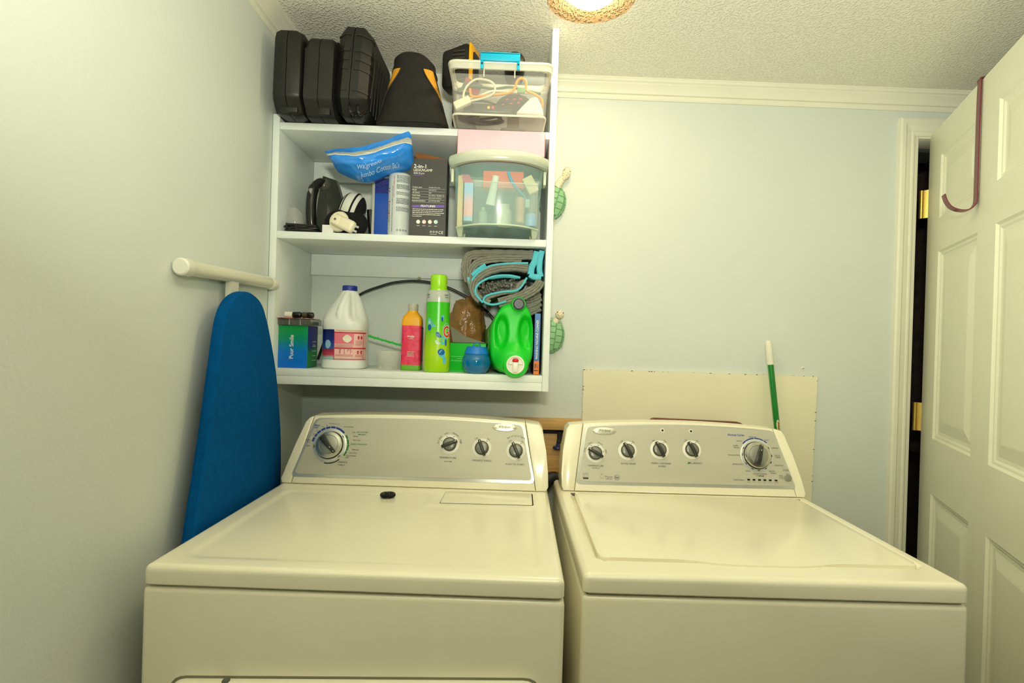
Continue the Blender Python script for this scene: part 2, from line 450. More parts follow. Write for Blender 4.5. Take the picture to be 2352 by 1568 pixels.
for hz in (1.852, 1.098):
    bm = BM(); h0 = hz - .05
    tube(bm, [(-.012, -.017, h0 + .001), (-.012, -.017, h0 + .1)], .0062, 14)
    h = obj('hinge', bm, BRASS, door, label='brass hinge')
    for k in range(5):
        bm = BM(); tube(bm, [(-.012, -.017, h0 + .0005 + .02 * k), (-.012, -.017, h0 + .0188 + .02 * k)], .0074, 14); obj('knuckle', bm, BRASS, h)
    bm = BM(); loft(bm, [[(-.012, -.0185, z), (-.010, -.0155, z), (-.0004, -.0012, z), (-.0004, .030, z), (-.0030, .030, z), (-.0030, -.001, z)] for z in (h0 + .001, h0 + .1)]); obj('hinge_leaf', bm, BRASS, h)

# over-the-door hook
hk = thing('over_door_hook', 'dark red metal hook hanging over the top of the open door', 'hook', (door.location.x, door.location.y, 0), (0, 0, -(PI / 2 + DA)))
MAROON = mat('maroon_metal', (112, 36, 48), 0.35, var=.05, coat=.2)
def strap(pts, hw):
    bm = BM(); pts = cat(pts, 5); th = .0016; secs = []
    for i, p in enumerate(pts):
        tq = (pts[min(i + 1, len(pts) - 1)] - pts[max(i - 1, 0)]).normalized()
        nn = V((0, tq.z, -tq.y))
        secs.append([p + V((-hw, 0, 0)) + nn * th, p + V((hw, 0, 0)) + nn * th, p + V((hw, 0, 0)) - nn * th, p + V((-hw, 0, 0)) - nn * th])
    loft(bm, secs); return bm
sx = .452
obj('hook_strap', strap([(sx, T_ + .004, 2.0), (sx, T_ + .004, 2.08), (sx, T_ + .003, 2.092), (sx, -.003, 2.092), (sx, -.004, 2.08), (sx, -.005, 2.0), (sx, -.005, 1.76)], .0125), MAROON, hk)
obj('hook_curve', strap([(sx, -.005, 1.76), (sx, -.008, 1.742), (sx, -.022, 1.728), (sx, -.042, 1.728), (sx, -.062, 1.738), (sx, -.074, 1.757), (sx, -.079, 1.775)], .0125), MAROON, hk)

# ------------------------------------------------------------------ laundry machines
TILT = math.atan2(.062, .172); ST, CT = math.sin(TILT), math.cos(TILT)
SATIN = mat('satin_panel', (194, 191, 174), 0.5, 0.2, var=.05, vs=3, stretch=(1, 6, 6))
PEWTER = mat('pewter_disc', (168, 168, 158), 0.35, 0.7)
KNOBD = mat('knob_dark', (58, 58, 52), 0.38, 0.2)
KNOBF = mat('knob_face', (128, 130, 120), 0.28, 0.3)
BLUEI = mat('blue_ink', (20, 60, 150), 0.5); GREENI = mat('green_ink', (10, 120, 60), 0.5); GREYI = mat('grey_ink', (120, 120, 105), 0.6)
SEAM = mat('seam_dark', (40, 40, 32), 0.8)
def sstep(a, b_, x):
    t = max(0.0, min(1.0, (x - a) / (b_ - a))); return t * t * (3 - 2 * t)
def rrect_sd(x, y, x0, x1, y0, y1, r):
    qx = abs(x - (x0 + x1) / 2) - (x1 - x0) / 2 + r; qy = abs(y - (y0 + y1) / 2) - (y1 - y0) / 2 + r
    return math.hypot(max(qx, 0), max(qy, 0)) + min(max(qx, qy), 0) - r
def top_slab(bm, Wd, Dp, z0, zt, hf, n=(110, 90), rad=.012):
    """pressed steel top: height field hf(u, v) with rolled edges and a skirt"""
    def axis(Lx, n):
        e = [0, .0008, .002, .0035, .0055, .008, .0105, .0125]
        return e + [.0125 + (Lx - .025) * i / n for i in range(1, n)] + [Lx - q for q in e[::-1]]
    us, vs = axis(Wd, n[0]), axis(Dp, n[1]); g = []
    for u in us:
        row = []
        for v in vs:
            d = max(0.0, min(u, Wd - u, v, Dp - v))
            cx = max(rad - min(u, Wd - u), 0); cy = max(rad - v, 0)
            rr = min(1.0, max(cx, cy) / rad)
            z = zt - rad * (1 - math.sqrt(max(0, 1 - rr * rr))) + hf(u, v)
            pu, pv = u, v
            if cx > 0 and cy > 0:                 # round the corner in plan
                k = max(cx, cy) / math.hypot(cx, cy); pu = rad - cx * k if u < Wd / 2 else Wd - rad + cx * k; pv = rad - cy * k
            row.append(bm.verts.new((pu, pv, z)))
        g.append(row)
    for i in range(len(us) - 1):
        for j in range(len(vs) - 1):
            bm.faces.new((g[i][j], g[i + 1][j], g[i + 1][j + 1], g[i][j + 1]))
    rim = [r[0] for r in g] + g[-1][1:] + [r[-1] for r in g[::-1]][1:] + g[0][::-1][1:-1]
    lo = [bm.verts.new((v.co.x, v.co.y, z0 + .003)) for v in rim]
    cx, cy = Wd / 2, Dp / 2
    lo2 = [bm.verts.new((cx + (v.co.x - cx) * (1 - .003 / cx), cy + (v.co.y - cy) * (1 - .003 / cy), z0)) for v in rim]
    for i in range(len(rim)):
        j = (i + 1) % len(rim)
        bm.faces.new((rim[i], rim[j], lo[j], lo[i])); bm.faces.new((lo[i], lo[j], lo2[j], lo2[i]))
    bm.faces.new(lo2)
def console_fn(v0, zt):
    return lambda u, w, n=0.0: V((u, v0 + w * ST - n * CT, zt + w * CT + n * ST))
def console(root, F, depth, uL0, uR0, uL1, uR1, oL0, oR0, oL1, oR1, we, wo, bul, face):
    def arc(a, b_, k=14):
        return [(a + (b_ - a) * i / k, we + bul * 4 * (i / k) * (1 - i / k)) for i in range(k + 1)]
    def body(poly, name, b_=.004):
        bm = BM()
        def back(p):
            q = F(p[0], p[1]); return V((q.x, depth, q.z))
        prism(bm, poly, back, lambda p: F(*p), b=b_, seg=3)
        return obj(name, bm, ENAMEL, root)
    body([(uL0, 0), (uR0, 0)] + arc(uR1, uL1), 'console')
    g = .0012
    lc = [(oL0 + .006, 0), (uL0 - g, 0), (uL1 - g, we), (oL1 + .012, wo), (oL1 + .003, wo - .012), (oL1 * .75 + oL0 * .25 - .004, wo * .6), (oL1 * .35 + oL0 * .65 - .004, wo * .25), (oL0, .012)]
    rc = [(oR0 - .006, 0), (uR0 + g, 0), (uR1 + g, we), (oR1 - .012, wo), (oR1 - .003, wo - .012), (oR1 * .75 + oR0 * .25 + .004, wo * .6), (oR1 * .35 + oR0 * .65 + .004, wo * .25), (oR0, .012)]
    body(lc, 'end_cap'); body(rc, 'end_cap')
    bm = BM()
    prism(bm, [(uL0 - .004, .003), (uR0 + .004, .003), (uR1 + .004, we - .006), (uL1 - .004, we - .006)], lambda p: F(p[0], p[1], -.03), lambda p: F(p[0], p[1], -.006))
    obj('seam_backing', bm, SEAM, root)
    (a, b_, c, d) = face
    def plate(ins, n0, n1, m, name, r):
        (x0, y0), (x1, y1), (x2, y2), (x3, y3) = (a[0] + ins, a[1] + ins), (b_[0] - ins, b_[1] + ins), (c[0] - ins, c[1] - ins * .35), (d[0] + ins, d[1] - ins * .35)
        top = [(x2 + (x3 - x2) * i / 8, y2 + (y3 - y2) * i / 8 + bul * .9 * 4 * (i / 8) * (1 - i / 8)) for i in range(9)]
        poly = rpoly([(x0, y0), (x1, y1)] + top, [r, r, r] + [.001] * 7 + [r])
        bm = BM(); prism(bm, poly, lambda p: F(p[0], p[1], n0), lambda p: F(p[0], p[1], n1), b=.0004, seg=1)
        return obj(name, bm, m, root, ang=.4)
    plate(0, -.002, .0012, mat('panel_border', (214, 214, 204), .2, .55), 'panel_border', .014)
    plate(.008, 0, .0020, SATIN, 'control_panel', .013)
def knob(root, F, u, w, ang, r=.0192, ring=.0266):
    n0 = .002
    def G(x, y, n): return F(u + x, w + y, n)
    ca, sa = math.cos(ang), math.sin(ang)
    def R(x, y, n): return G(x * ca - y * sa, x * sa + y * ca, n)
    bm = BM(); loft(bm, [[G(q * math.cos(2 * PI * i / 28), q * math.sin(2 * PI * i / 28), n) for i in range(28)] for q, n in ((r, n0), (r, n0 + .005), (r - .001, n0 + .0065), (r - .0025, n0 + .007))])
    k = obj('knob', bm, KNOBD, root)
    bm = BM(); prism(bm, circ(0, 0, ring, 32), lambda p: G(p[0], p[1], n0 - .001), lambda p: G(p[0], p[1], n0 + .0008), b=.0004)
    obj('ring', bm, WHITEP, k)
    bm = BM(); loft(bm, [[G(q * math.cos(2 * PI * i / 28), q * math.sin(2 * PI * i / 28), n) for i in range(28)] for q, n in ((r - .0024, n0 + .0068), (r - .004, n0 + .0078), (r - .008, n0 + .0086), (.003, n0 + .0088))])
    obj('face', bm, KNOBF, k)
    bm = BM(); hl = r * 1.22; secs = []
    for i in range(9):
        t = -1 + i / 4; x = hl * t; hw = .0036 + .0012 * (1 - t * t); top = n0 + .0065 + .0125 * (1 - abs(t) ** 3 * .35)
        secs.append([R(x, -hw, n0 + .003), R(x, -hw * .9, top - .002), R(x, -hw * .45, top), R(x, hw * .45, top), R(x, hw * .9, top - .002), R(x, hw, n0 + .003)])
    loft(bm, secs); obj('grip', bm, KNOBD, k)
    bm = BM(); box(bm, hl * .62, hl * .93, -.0007, .0007, 0, .0004); xf(bm.verts[:], Matrix.Identity(4))
    for v in bm.verts: v.co = R(v.co.x, v.co.y, n0 + .0172 + v.co.z)
    obj('pointer_mark', bm, WHITEP, k)
def dial(root, F, u, w, ang, r=.037, ring=.047):
    n0 = .002; N = 44
    def G(x, y, n): return F(u + x, w + y, n)
    def rings(prof): return [[G(q * math.cos(2 * PI * i / N), q * math.sin(2 * PI * i / N), n) for i in range(N)] for q, n in prof]
    ca, sa = math.cos(ang), math.sin(ang)
    def R(x, y, n): return G(x * ca - y * sa, x * sa + y * ca, n)
    bm = BM(); loft(bm, rings(((r, n0), (r, n0 + .010), (r - .002, n0 + .0125), (r - .010, n0 + .0135), (r - .011, n0 + .0125), (.01, n0 + .0125))))
    d = obj('cycle_dial', bm, mat('dial_chrome', (205, 203, 190), .22, .9), root)
    bm = BM(); loft(bm, rings(((ring, n0 - .001), (ring, n0 + .001), (ring - .003, n0 + .002), (r + .002, n0 + .002), (r + .0015, n0)))); obj('ring', bm, mat('dial_ring', (214, 216, 210), .25, .4), d)
    bm = BM(); loft(bm, rings(((r + .0016, n0 + .0021), (r - .0002, n0 + .0024)))); obj('shadow_gap', bm, SEAM, d)
    bm = BM(); loft(bm, rings(((r - .0105, n0 + .0124), (r - .0115, n0 + .0140), (r - .016, n0 + .0150), (.004, n0 + .0155)))); obj('face', bm, PEWTER, d)
    bm = BM(); hl = r * .80; secs = []
    for i in range(11):
        t = -1 + i / 5; x = hl * t; hw = .0066 - .0024 * t; top = n0 + .026 - .006 * abs(t) ** 3
        secs.append([R(x, -hw, n0 + .0145), R(x, -hw, top - .002), R(x, -hw * .6, top), R(x, hw * .6, top), R(x, hw, top - .002), R(x, hw, n0 + .0145)])
    loft(bm, secs); obj('grip', bm, KNOBD, d)
    bm = BM(); box(bm, hl * .35, hl * .95, -.0007, .0007, 0, .0004)
    for v in bm.verts: v.co = R(v.co.x, v.co.y, n0 + .0262 - .006 * (v.co.x / hl) ** 3 + v.co.z)
    obj('pointer_mark', bm, WHITEP, d)
def ticks(bm, P, u, w, r, angs, l=.0035, h=.0014):
    for a in angs:
        t = math.radians(a); c, s = math.cos(t), math.sin(t)
        flat(bm, [(u + (r + i) * c - j * s, w + (r + i) * s + j * c) for i, j in ((-h / 2, -l / 2), (h / 2, -l / 2), (h / 2, l / 2), (-h / 2, l / 2))], P)
def badge(root, F, u, w):
    bm = BM(); N = 32
    loft(bm, [[F(u + q * .0345 * math.cos(2 * PI * i / N), w + q * .0112 * math.sin(2 * PI * i / N), n) for i in range(N)] for q, n in ((1, .0015), (1, .0030), (.93, .0042), (.6, .0048), (.1, .0050))])
    b_ = obj('logo_badge', bm, mat('badge_silver', (222, 218, 196), .25, .5), root)
    bm = BM(); text(bm, 'Whirlpool', u, w + .0010, .0105, lambda x, y: F(x, y, .0054), width=.034, shear=.25, bold=.01); obj('lettering', bm, DARK, b_, smooth=False, kind='stuff')

# dryer
dr = thing('clothes_dryer', 'white clothes dryer on the left with one large dial at the left of its console', 'dryer', (-.6122, .9856, 0), (0, 0, -.0332))
DZ = .914
bm = BM(); box(bm, -.002, .738, .002, .70, .02, .8755, .010, 3); obj('cabinet', bm, ENAMEL, dr)
bm = BM(); box(bm, .01, .727, .012, .69, .874, .8805); obj('seam_gap', bm, SEAM, dr)
def dh(u, v):
    d = rrect_sd(u, v, .048, .694, .045, .50, .03)
    z = -.0032 * sstep(.006, -.008, d)
    q = rrect_sd(u, v, .425, .705, .405, .545, .012)          # raised pad around the lint lid
    z = z + (.0030) * sstep(.005, -.005, q) * sstep(.006, -.008, d)
    return z
bm = BM(); top_slab(bm, .737, .70, .8790, DZ, dh); obj('top_panel', bm, ENAMEL, dr)
bm = BM(); prism(bm, rpoly([(.460, .424), (.690, .430), (.690, .536), (.462, .530)], .006), lambda p: V((p[0], p[1], DZ - .003)), lambda p: V((p[0], p[1], DZ + .0016)), b=.0014); obj('lint_lid', bm, ENAMEL, dr)
bm = BM(); flat(bm, rpoly([(.4585, .4225), (.6935, .4285), (.6935, .5375), (.4605, .5315)], .006), lambda x, y: V((x, y, DZ + .0003))); obj('lint_lid_gap', bm, SEAM, dr)
# front door of the dryer, its top edge at the bottom of the picture
bm = BM(); prism(bm, rpoly([(.052, .22), (.70, .22), (.70, .742), (.052, .722)], .03), lambda p: V((p[0], .004, p[1])), lambda p: V((p[0], .0008, p[1])), b=.0006); obj('door_gap', bm, mat('door_gap', (120, 118, 96), .7), dr)
bm = BM(); prism(bm, rpoly([(.056, .224), (.696, .224), (.696, .738), (.056, .718)], .028), lambda p: V((p[0], .004, p[1])), lambda p: V((p[0], -.014, p[1])), b=.006, seg=3)
d_ = obj('door', bm, ENAMEL, dr)
bm = BM(); box(bm, .150, .162, -.012, -.002, .714, .7245, .002); obj('latch_tab', bm, mat('tab_grey', (90, 92, 84), .5), d_)
F = console_fn(.557, DZ + .001)
console(dr, F, .69, .031, .702, .068, .669, .0, .737, .042, .722, .189, .183, .0105, [(.028, .0185), (.700, .0205), (.668, .1835), (.0725, .1820)])
badge(dr, F, .611, .1725)
dial(dr, F, .1238, .107, math.radians(-47))
for (u, w_, a) in ((.4591, .1205, 22), (.550, .1130, 112), (.6452, .1085, 114)): knob(dr, F, u, w_, math.radians(a))
P = lambda x, y: F(x, y, .0024)
bm = BM()
u, w_ = .4591, .1205
text(bm, 'TEMPERATURE', .457, .0825, .0068, P, width=.047); text(bm, 'WRINKLE SHIELD', .5505, .0780, .0068, P, width=.055); text(bm, 'PUSH TO START', .644, .0705, .0066, P, width=.052)
arctext(bm, 'Air Only', u, w_, .0325, 158, .0062, P); arctext(bm, 'Low', u, w_, .0325, 112, .0062, P); arctext(bm, 'Medium', u, w_, .0325, 62, .0062, P); arctext(bm, 'High', u, w_, .0325, 15, .0062, P)
for u, w_ in ((.550, .1130), (.6452, .1085)): arctext(bm, 'Off', u, w_, .0305, 122, .0062, P); arctext(bm, 'On', u, w_, .0305, 55, .0062, P)
arctext(bm, 'End of Cycle Signal', .6452, .1085, .0415, 90, .0064, P)
u, w_ = .1238, .107
text(bm, 'OFF', u + .063, w_ + .037, .0058, P); text(bm, 'OFF', u - .0605, w_ - .004, .0062, P, bold=.01); text(bm, 'OFF', u + .053, w_ - .033, .0058, P)
for s, dx_, dy_ in (('Damp', .070, .027), ('Very Dry', .074, .016), ('Delicate', .074, -.0105), ('Less Dry', .068, -.0195), ('Cool Down', .064, -.0275), ('Cool Down', .046, .053)): text(bm, s, u + dx_, w_ + dy_, .0058, P)
text(bm, 'WRINKLE', u + .042, w_ - .046, .0062, P); text(bm, 'SHIELD', u + .040, w_ - .0535, .0062, P)
text(bm, 'Heavy', u - .0625, w_ + .013, .0056, P); text(bm, 'Dry', u - .0605, w_ + .007, .0056, P)
for s, a in (('70', 150), ('50', 137), ('30', 118), ('40', 106)): text(bm, s, u + .057 * math.cos(math.radians(a)), w_ + .057 * math.sin(math.radians(a)), .0052, P)
text(bm, 'Wrinkle', u - .004, w_ + .0605, .0046, P); text(bm, 'Touch Up', u + .010, w_ + .060, .0046, P)
arcband(bm, u, w_, .0485, .0515, -100, -50, P)
obj('lettering', bm, DARK, dr, smooth=False, kind='stuff')
bm = BM(); ticks(bm, lambda x, y: F(x, y, .0032), .4591, .1205, .0237, (158, 112, 62)); ticks(bm, lambda x, y: F(x, y, .0032), .550, .1130, .0237, (55,)); ticks(bm, lambda x, y: F(x, y, .0032), .6452, .1085, .0237, (55,))
ticks(bm, lambda x, y: F(x, y, .0045), u, w_, .043, (186, 35, -45), .008, .0022)
obj('tick_marks', bm, SEAM, dr, smooth=False, kind='stuff')
bm = BM()
for a0, a1 in ((170, 156), (154, 143), (141, 128), (126, 112), (110, 96), (94, 79), (77, 44)): arcband(bm, u, w_, .0475, .0530, a0, a1, P, 4)
text(bm, 'TIMED', u - .0440, w_ + .0540, .0062, P, bold=.02); text(bm, 'DRY', u - .0440, w_ + .0475, .0062, P, bold=.02)
obj('blue_print', bm, BLUEI, dr, smooth=False, kind='stuff')
bm = BM()
for a0, a1 in ((34, 22), (20, 4), (-3, -16), (-18, -33)): arcband(bm, u, w_, .0490, .0535, a0, a1, P, 4)
flat(bm, circ(u + .052, w_, .003, 10), P); text(bm, 'ENERGY PREFERRED', u + .0815, w_ + .0045, .0058, P, width=.046, shear=.2); text(bm, 'ACCUDRY', u + .0880, w_ + .0385, .0072, P, shear=.25); greek(bm, u + .076, u + .098, w_ + .031, .0022, P)
obj('green_print', bm, GREENI, dr, smooth=False, kind='stuff')
bm = BM(); greek(bm, .447, .470, .0715, .0024, P, 4); obj('faint_print', bm, GREYI, dr, smooth=False, kind='stuff')

# washer
wa = thing('washing_machine', 'white top-loading washing machine on the right with lid closed and four small knobs', 'washing machine', (.1615, .997, 0), (0, 0, -.0159))
WZ = .909
bm = BM(); box(bm, -.001, .700, .002, .68, .02, .8705, .010, 3); obj('cabinet', bm, ENAMEL, wa)
bm = BM(); box(bm, .008, .691, .012, .67, .868, .8755); obj('seam_gap', bm, SEAM, wa)
def wh(u, v):
    d = rrect_sd(u, v, .036, .668, .072, .537, .02)
    return -.009 * sstep(.003, -.004, d)
bm = BM(); top_slab(bm, .699, .68, .8745, WZ, wh, n=(150, 120)); obj('top_panel', bm, ENAMEL, wa)
lidp = rpoly([(.040, .076), (.205, .076), (.275, .056), (.43, .056), (.50, .076), (.664, .076), (.662, .533), (.044, .530)], [.022, .05, .05, .05, .05, .022, .02, .02], 6)
bm = BM(); prism(bm, lidp, lambda p: V((p[0], p[1], WZ - .0085)), lambda p: V((p[0], p[1], WZ + .0035)), b=.0035, seg=3)
ld = obj('lid', bm, ENAMEL, wa)
for hx in (.0415, .660):
    bm = BM(); tube(bm, [(hx - .006, .531, WZ - .001), (hx + .006, .531, WZ - .001)], .0035, 10); obj('hinge_pin', bm, mat('tab_grey', (90, 92, 84), .5), ld)
F = console_fn(.5544, WZ + .0015)
console(wa, F, .67, .049, .671, .0765, .6275, .012, .699, .024, .664, .191, .186, .0115, [(.052, .019), (.672, .022), (.6285, .186), (.080, .184)])
badge(wa, F, .1365, .1705)
dial(wa, F, .5707, .113, math.radians(70))
kn = ((.1088, .1065, 150), (.2013, .116, 116), (.2928, .1215, 116), (.3856, .124, 116))
for (u, w_, a) in kn: knob(wa, F, u, w_, math.radians(a))
P = lambda x, y: F(x, y, .0024)
bm = BM()
text(bm, 'TEMPERATURE', .109, .0705, .0064, P, width=.045); text(bm, 'EXTRA RINSE', .202, .0790, .0064, P, width=.041); text(bm, 'FABRIC SOFTENER', .2953, .0825, .0064, P, width=.056); text(bm, 'ADDED', .2965, .0745, .0064, P); text(bm, 'EcoBOOST', .395, .0860, .0064, P, width=.034)
u, w_, _ = kn[0]
for s, a in (('Cold', 165), ('Cool', 118), ('Warm', 62), ('Hot', 10)): arctext(bm, s, u, w_, .0315, a, .0060, P)
for (u, w_, _), (s0, s1) in zip(kn[1:], (('Off', 'On'), ('No', 'Yes'), ('Off', 'On'))): arctext(bm, s0, u, w_, .0302, 122, .006, P); arctext(bm, s1, u, w_, .0302, 55, .006, P)
u, w_ = .5707, .113
for s, x, y in (('SUPER', -.058, .026), ('WASH', -.056, .0205), ('DRAIN & SPIN', -.066, -.001), ('RINSE & SPIN', -.057, -.0265), ('SOAK', -.030, -.0445), ('CLEAN WASHER', .003, -.0515), ('QUICK', .038, -.0435), ('WASH', .041, -.0490), ('DELICATE', .060, -.0265), ('BULKY', .060, .0010), ('ITEMS', .060, -.0045), ('CASUAL', .055, .0225)): text(bm, s, u + x, w_ + y, .0054, P)
text(bm, 'START', .6485, .0735, .0062, P); text(bm, 'Cycle Status', .5115, .0435, .0060, P)
text(bm, 'with', .566, .0565, .004, P); text(bm, 'affresh', .577, .0562, .0055, P, bold=.02, shear=.2)
for i, s in enumerate(('Sensing', 'Wash', 'Rinse', 'Spin', 'Done', 'Lid Locked')): text(bm, s, .5385 + i * .0148 + (.004 if i == 5 else 0), .0385, .0030, P)
text(bm, 'H', .1375, .0415, .0080, P); text(bm, '2', .1420, .0390, .005, P); text(bm, 'Low', .1495, .0412, .0072, P)
for r0, r1 in ((.0066, .0074),): arcband(bm, .1680, .0405, r0, r1, 0, 360, P, 20)
text(bm, 'he', .1680, .0405, .0100, P, bold=.01, shear=.2)
for a, b_, c, d in ((.0725, .0875, .049, .0495), (.0725, .0875, .0375, .0380), (.0725, .0730, .0355, .0495), (.0870, .0875, .0355, .0495)): bar(bm, a, b_, c, d, P)
bar(bm, .0725, .0875, .0335, .0375, P); arcband(bm, .080, .0435, .0038, .0043, 10, 170, P, 8); bar(bm, .074, .084, .0412, .0416, P)
obj('lettering', bm, DARK, wa, smooth=False, kind='stuff')
bm = BM(); arcband(bm, .1265, .0415, .0050, .0056, 120, 420, P, 16); flat(bm, [(.1225, .0455), (.1270, .0510), (.1280, .0500), (.1240, .0455)], P)
greek(bm, .098, .120, .0635, .0022, P, 3); greek(bm, .136, .156, .0345, .0018, P, 5)
for k in range(3): greek(bm, .627, .638, .058 - k * .004, .0018, P, 6 + k)
obj('faint_print', bm, GREYI, wa, smooth=False, kind='stuff')
bm = BM(); text(bm, 'Normal Cycles', .517, .1700, .0088, P, width=.047, bold=.015)
text(bm, 'HEAVY', u - .046, w_ + .0395, .0052, P); text(bm, 'REGULAR', u - .006, w_ + .0525, .0052, P); text(bm, 'LIGHT', u + .034, w_ + .0445, .0052, P)
for a0, a1 in ((138, 124), (123, 94), (92, 62), (60, 48)): arcband(bm, u, w_, .0455, .0505, a0, a1, P, 6)
obj('blue_print', bm, BLUEI, wa, smooth=False, kind='stuff')
bm = BM(); flat(bm, rpoly([(.3700, .0830), (.3765, .0840), (.3790, .0895), (.3720, .0885)], .003), P); obj('green_print', bm, GREENI, wa, smooth=False, kind='stuff')
bm = BM()
Q = lambda x, y: F(x, y, .0032)
ticks(bm, Q, .1088, .1065, .0236, (118, 68, 12))
for (a, b_, _) in kn[1:]: ticks(bm, Q, a, b_, .0236, (58,))
ticks(bm, lambda x, y: F(x, y, .0045), u, w_, .042, (152, 178, 215, 245, 270, 300, 333, 0, 32), .0065, .0022)
obj('tick_marks', bm, SEAM, wa, smooth=False, kind='stuff')
bm = BM()
for i in range(5): box(bm, .5355 + i * .0152, .5430 + i * .0152, 0, .0045, .0024, .0030)
box(bm, .6130, .6205, 0, .0042, .0024, .0030)
for v in bm.verts: v.co = F(v.co.x, .0425 + v.co.y, v.co.z)
obj('status_window', bm, mat('black_gloss', (18, 18, 18), .2), wa, smooth=False)
bm = BM(); loft(bm, [[F(.6505 + q * math.cos(2 * PI * i / 28), .0535 + q * math.sin(2 * PI * i / 28), n) for i in range(28)] for q, n in ((.0105, .001), (.0105, .0048), (.009, .0062), (.004, .0066))]); obj('start_button', bm, PEWTER, wa)
for su in (.3045, .3870):
    bm = BM(); loft(bm, [[F(su + q * math.cos(2 * PI * i / 20), .177 + q * math.sin(2 * PI * i / 20), n) for i in range(20)] for q, n in ((.0062, .0015), (.0058, .0034), (.0036, .0036), (.0034, .0030))]); s_ = obj('screw_plug', bm, WHITEP, wa)
    bm = BM(); flat(bm, circ(su, .1768, .0033, 14), lambda x, y: F(x, y, .0038)); obj('screw_hole', bm, SEAM, s_)

# spiral hair tie lying on the dryer
e1 = V((math.cos(-.0332), math.sin(-.0332), 0)); e2 = V((math.sin(.0332), math.cos(.0332), 0))
hc = V((-.6122, .9856, DZ + .0035)) + e1 * .3188 + e2 * .4695
bm = BM(); pts = []
for i in range(480):
    a = 2 * PI * i / 480; b_ = a * 26
    R_ = .0135 + .0052 * math.cos(b_)
    pts.append(hc + V((R_ * math.cos(a), R_ * math.sin(a), .0052 * math.sin(b_) * .8)))
tube(bm, pts, .0013, 6, closed=True)
one('spiral_hair_tie', bm, mat('coil_black', (14, 14, 13), .35), 'small black spiral hair tie lying on top of the dryer', 'hair tie', hc)

# ------------------------------------------------------------------ ironing board standing between dryer and wall
ib = thing('ironing_board', 'blue covered ironing board standing nose up between wall and dryer', 'ironing board', (-.63, 1.38, 0))
BLUEC = mat('blue_cover', (0, 84, 148), 0.9, var=.12, vs=60, bump=.0006, bs=700, spec=.08)
outl = [(1.374, 1.4235), (1.345, 1.420), (1.315, 1.409), (1.288, 1.389), (1.269, 1.362), (1.256, 1.32), (1.235, 1.22), (1.205, 1.08), (1.168, .93), (1.145, .80), (1.14, .60), (1.14, .12), (1.17, .06), (1.57, .06), (1.61, .12), (1.615, .60), (1.617, .90), (1.612, 1.0), (1.597, 1.09), (1.560, 1.22), (1.507, 1.33), (1.480, 1.372), (1.462, 1.394), (1.438, 1.410), (1.405, 1.420)]
op = cat([(y, z, 0) for y, z in outl], 3, closed=True)
cy, cz = 1.385, .75
def sec(x, k):
    return [V((x, p.x + (cy - p.x) * (k / max(.05, V((p.x - cy, (p.y - cz) * .4, 0)).length)), p.y + (cz - p.y) * .4 * (k / max(.05, V((p.x - cy, (p.y - cz) * .4, 0)).length)))) for p in op]
bm = BM(); loft(bm, [sec(-.6175, .008), sec(-.6185, .003), sec(-.622, 0), sec(-.638, 0), sec(-.642, .004)]); obj('padded_cover', bm, BLUEC, ib)
bm = BM(); tube(bm, [V((-.641, p.y, p.z)) for p in sec(0, .004)], .0028, 6, closed=True); obj('cover_hem', bm, BLUEC, ib)
CREAM = mat('cream_metal', (228, 226, 204), .3, coat=.3)
bm = BM(); tube(bm, [(-.6565, 1.185, 1.4560), (-.6565, 1.585, 1.4665)], .0162, 18); f_ = obj('foot_bar', bm, CREAM, ib)
for a, b_ in ((1.150, 1.186), (1.584, 1.618)):
    bm = BM(); za, zb = 1.4550 + (a - 1.15) * .026, 1.4550 + (b_ - 1.15) * .026
    pr = [(a, .0150), (a + .003, .0182), (b_ - .003, .0184), (b_, .0170)] if a < 1.3 else [(a, .0170), (a + .003, .0184), (b_ - .003, .0182), (b_, .0150)]
    tube(bm, [(-.6565, y, za + (y - a) * .026) for y, r in pr], [r for y, r in pr], 18); obj('end_cap', bm, WHITEP, f_)
bm = BM(); loft(bm, [[(-.663, 1.353, z), (-.6495, 1.353, z), (-.6495, 1.392, z), (-.663, 1.392, z)] for z in (.25, 1.452)]); obj('leg', bm, CREAM, ib)

# ------------------------------------------------------------------ things behind the machines
pb = BM()
rr = random.Random(3)
top = [(.2905 + (1.1135 - .2905) * i / 40, 1.2335 - .003 * i / 40 + rr.uniform(-.0007, .0007)) for i in range(41)]
poly = [(.2945, .55), (1.100, .55)] + top[::-1]
prism(pb, poly, lambda p: V((p[0], 1.9385, p[1])), lambda p: V((p[0], 1.9300, p[1])), b=.0008, seg=1)
pn = thing('wall_panel', 'cream painted panel with chipped edges standing against the wall behind the washer', 'panel', (.7, 1.934, .55))
obj('panel_board', pb, mat('cream_panel', (244, 238, 208), .45, var=.04, vs=4), pn)
rr = random.Random(5); bm = BM()
for i in range(46):
    if i < 26: x, z = .2912 + rr.random() * .82, 1.2312
    elif i < 36: x, z = .2915 + rr.random() * .001, .95 + rr.random() * .28
    else: x, z = 1.1118 - (1.2287 - (z := .85 + rr.random() * .37)) * .02, z
    s = rr.uniform(.0008, .0022)
    flat(bm, [(x - s * 1.6, z - s * .5), (x + s, z - s * .7), (x + s * 1.5, z + s * .4), (x - s, z + s * .6)], lambda a, b_: V((a, 1.9294, b_)))
obj('chipped_edge', bm, mat('chip_brown', (92, 74, 50), .8), pn, smooth=False, kind='stuff')
PINE = mat('pine_board', (214, 170, 105), .55, var=.18, vs=5, stretch=(2, 8, 24))
wb = thing('wooden_outlet_frame', 'tan wooden board frame around the water valve between the two machines', 'frame', (.15, 1.93, .75))
bm = BM(); box(bm, -.005, .2895, 1.905, 1.9385, 1.022, 1.0600, .004); obj('top_rail', bm, PINE, wb)
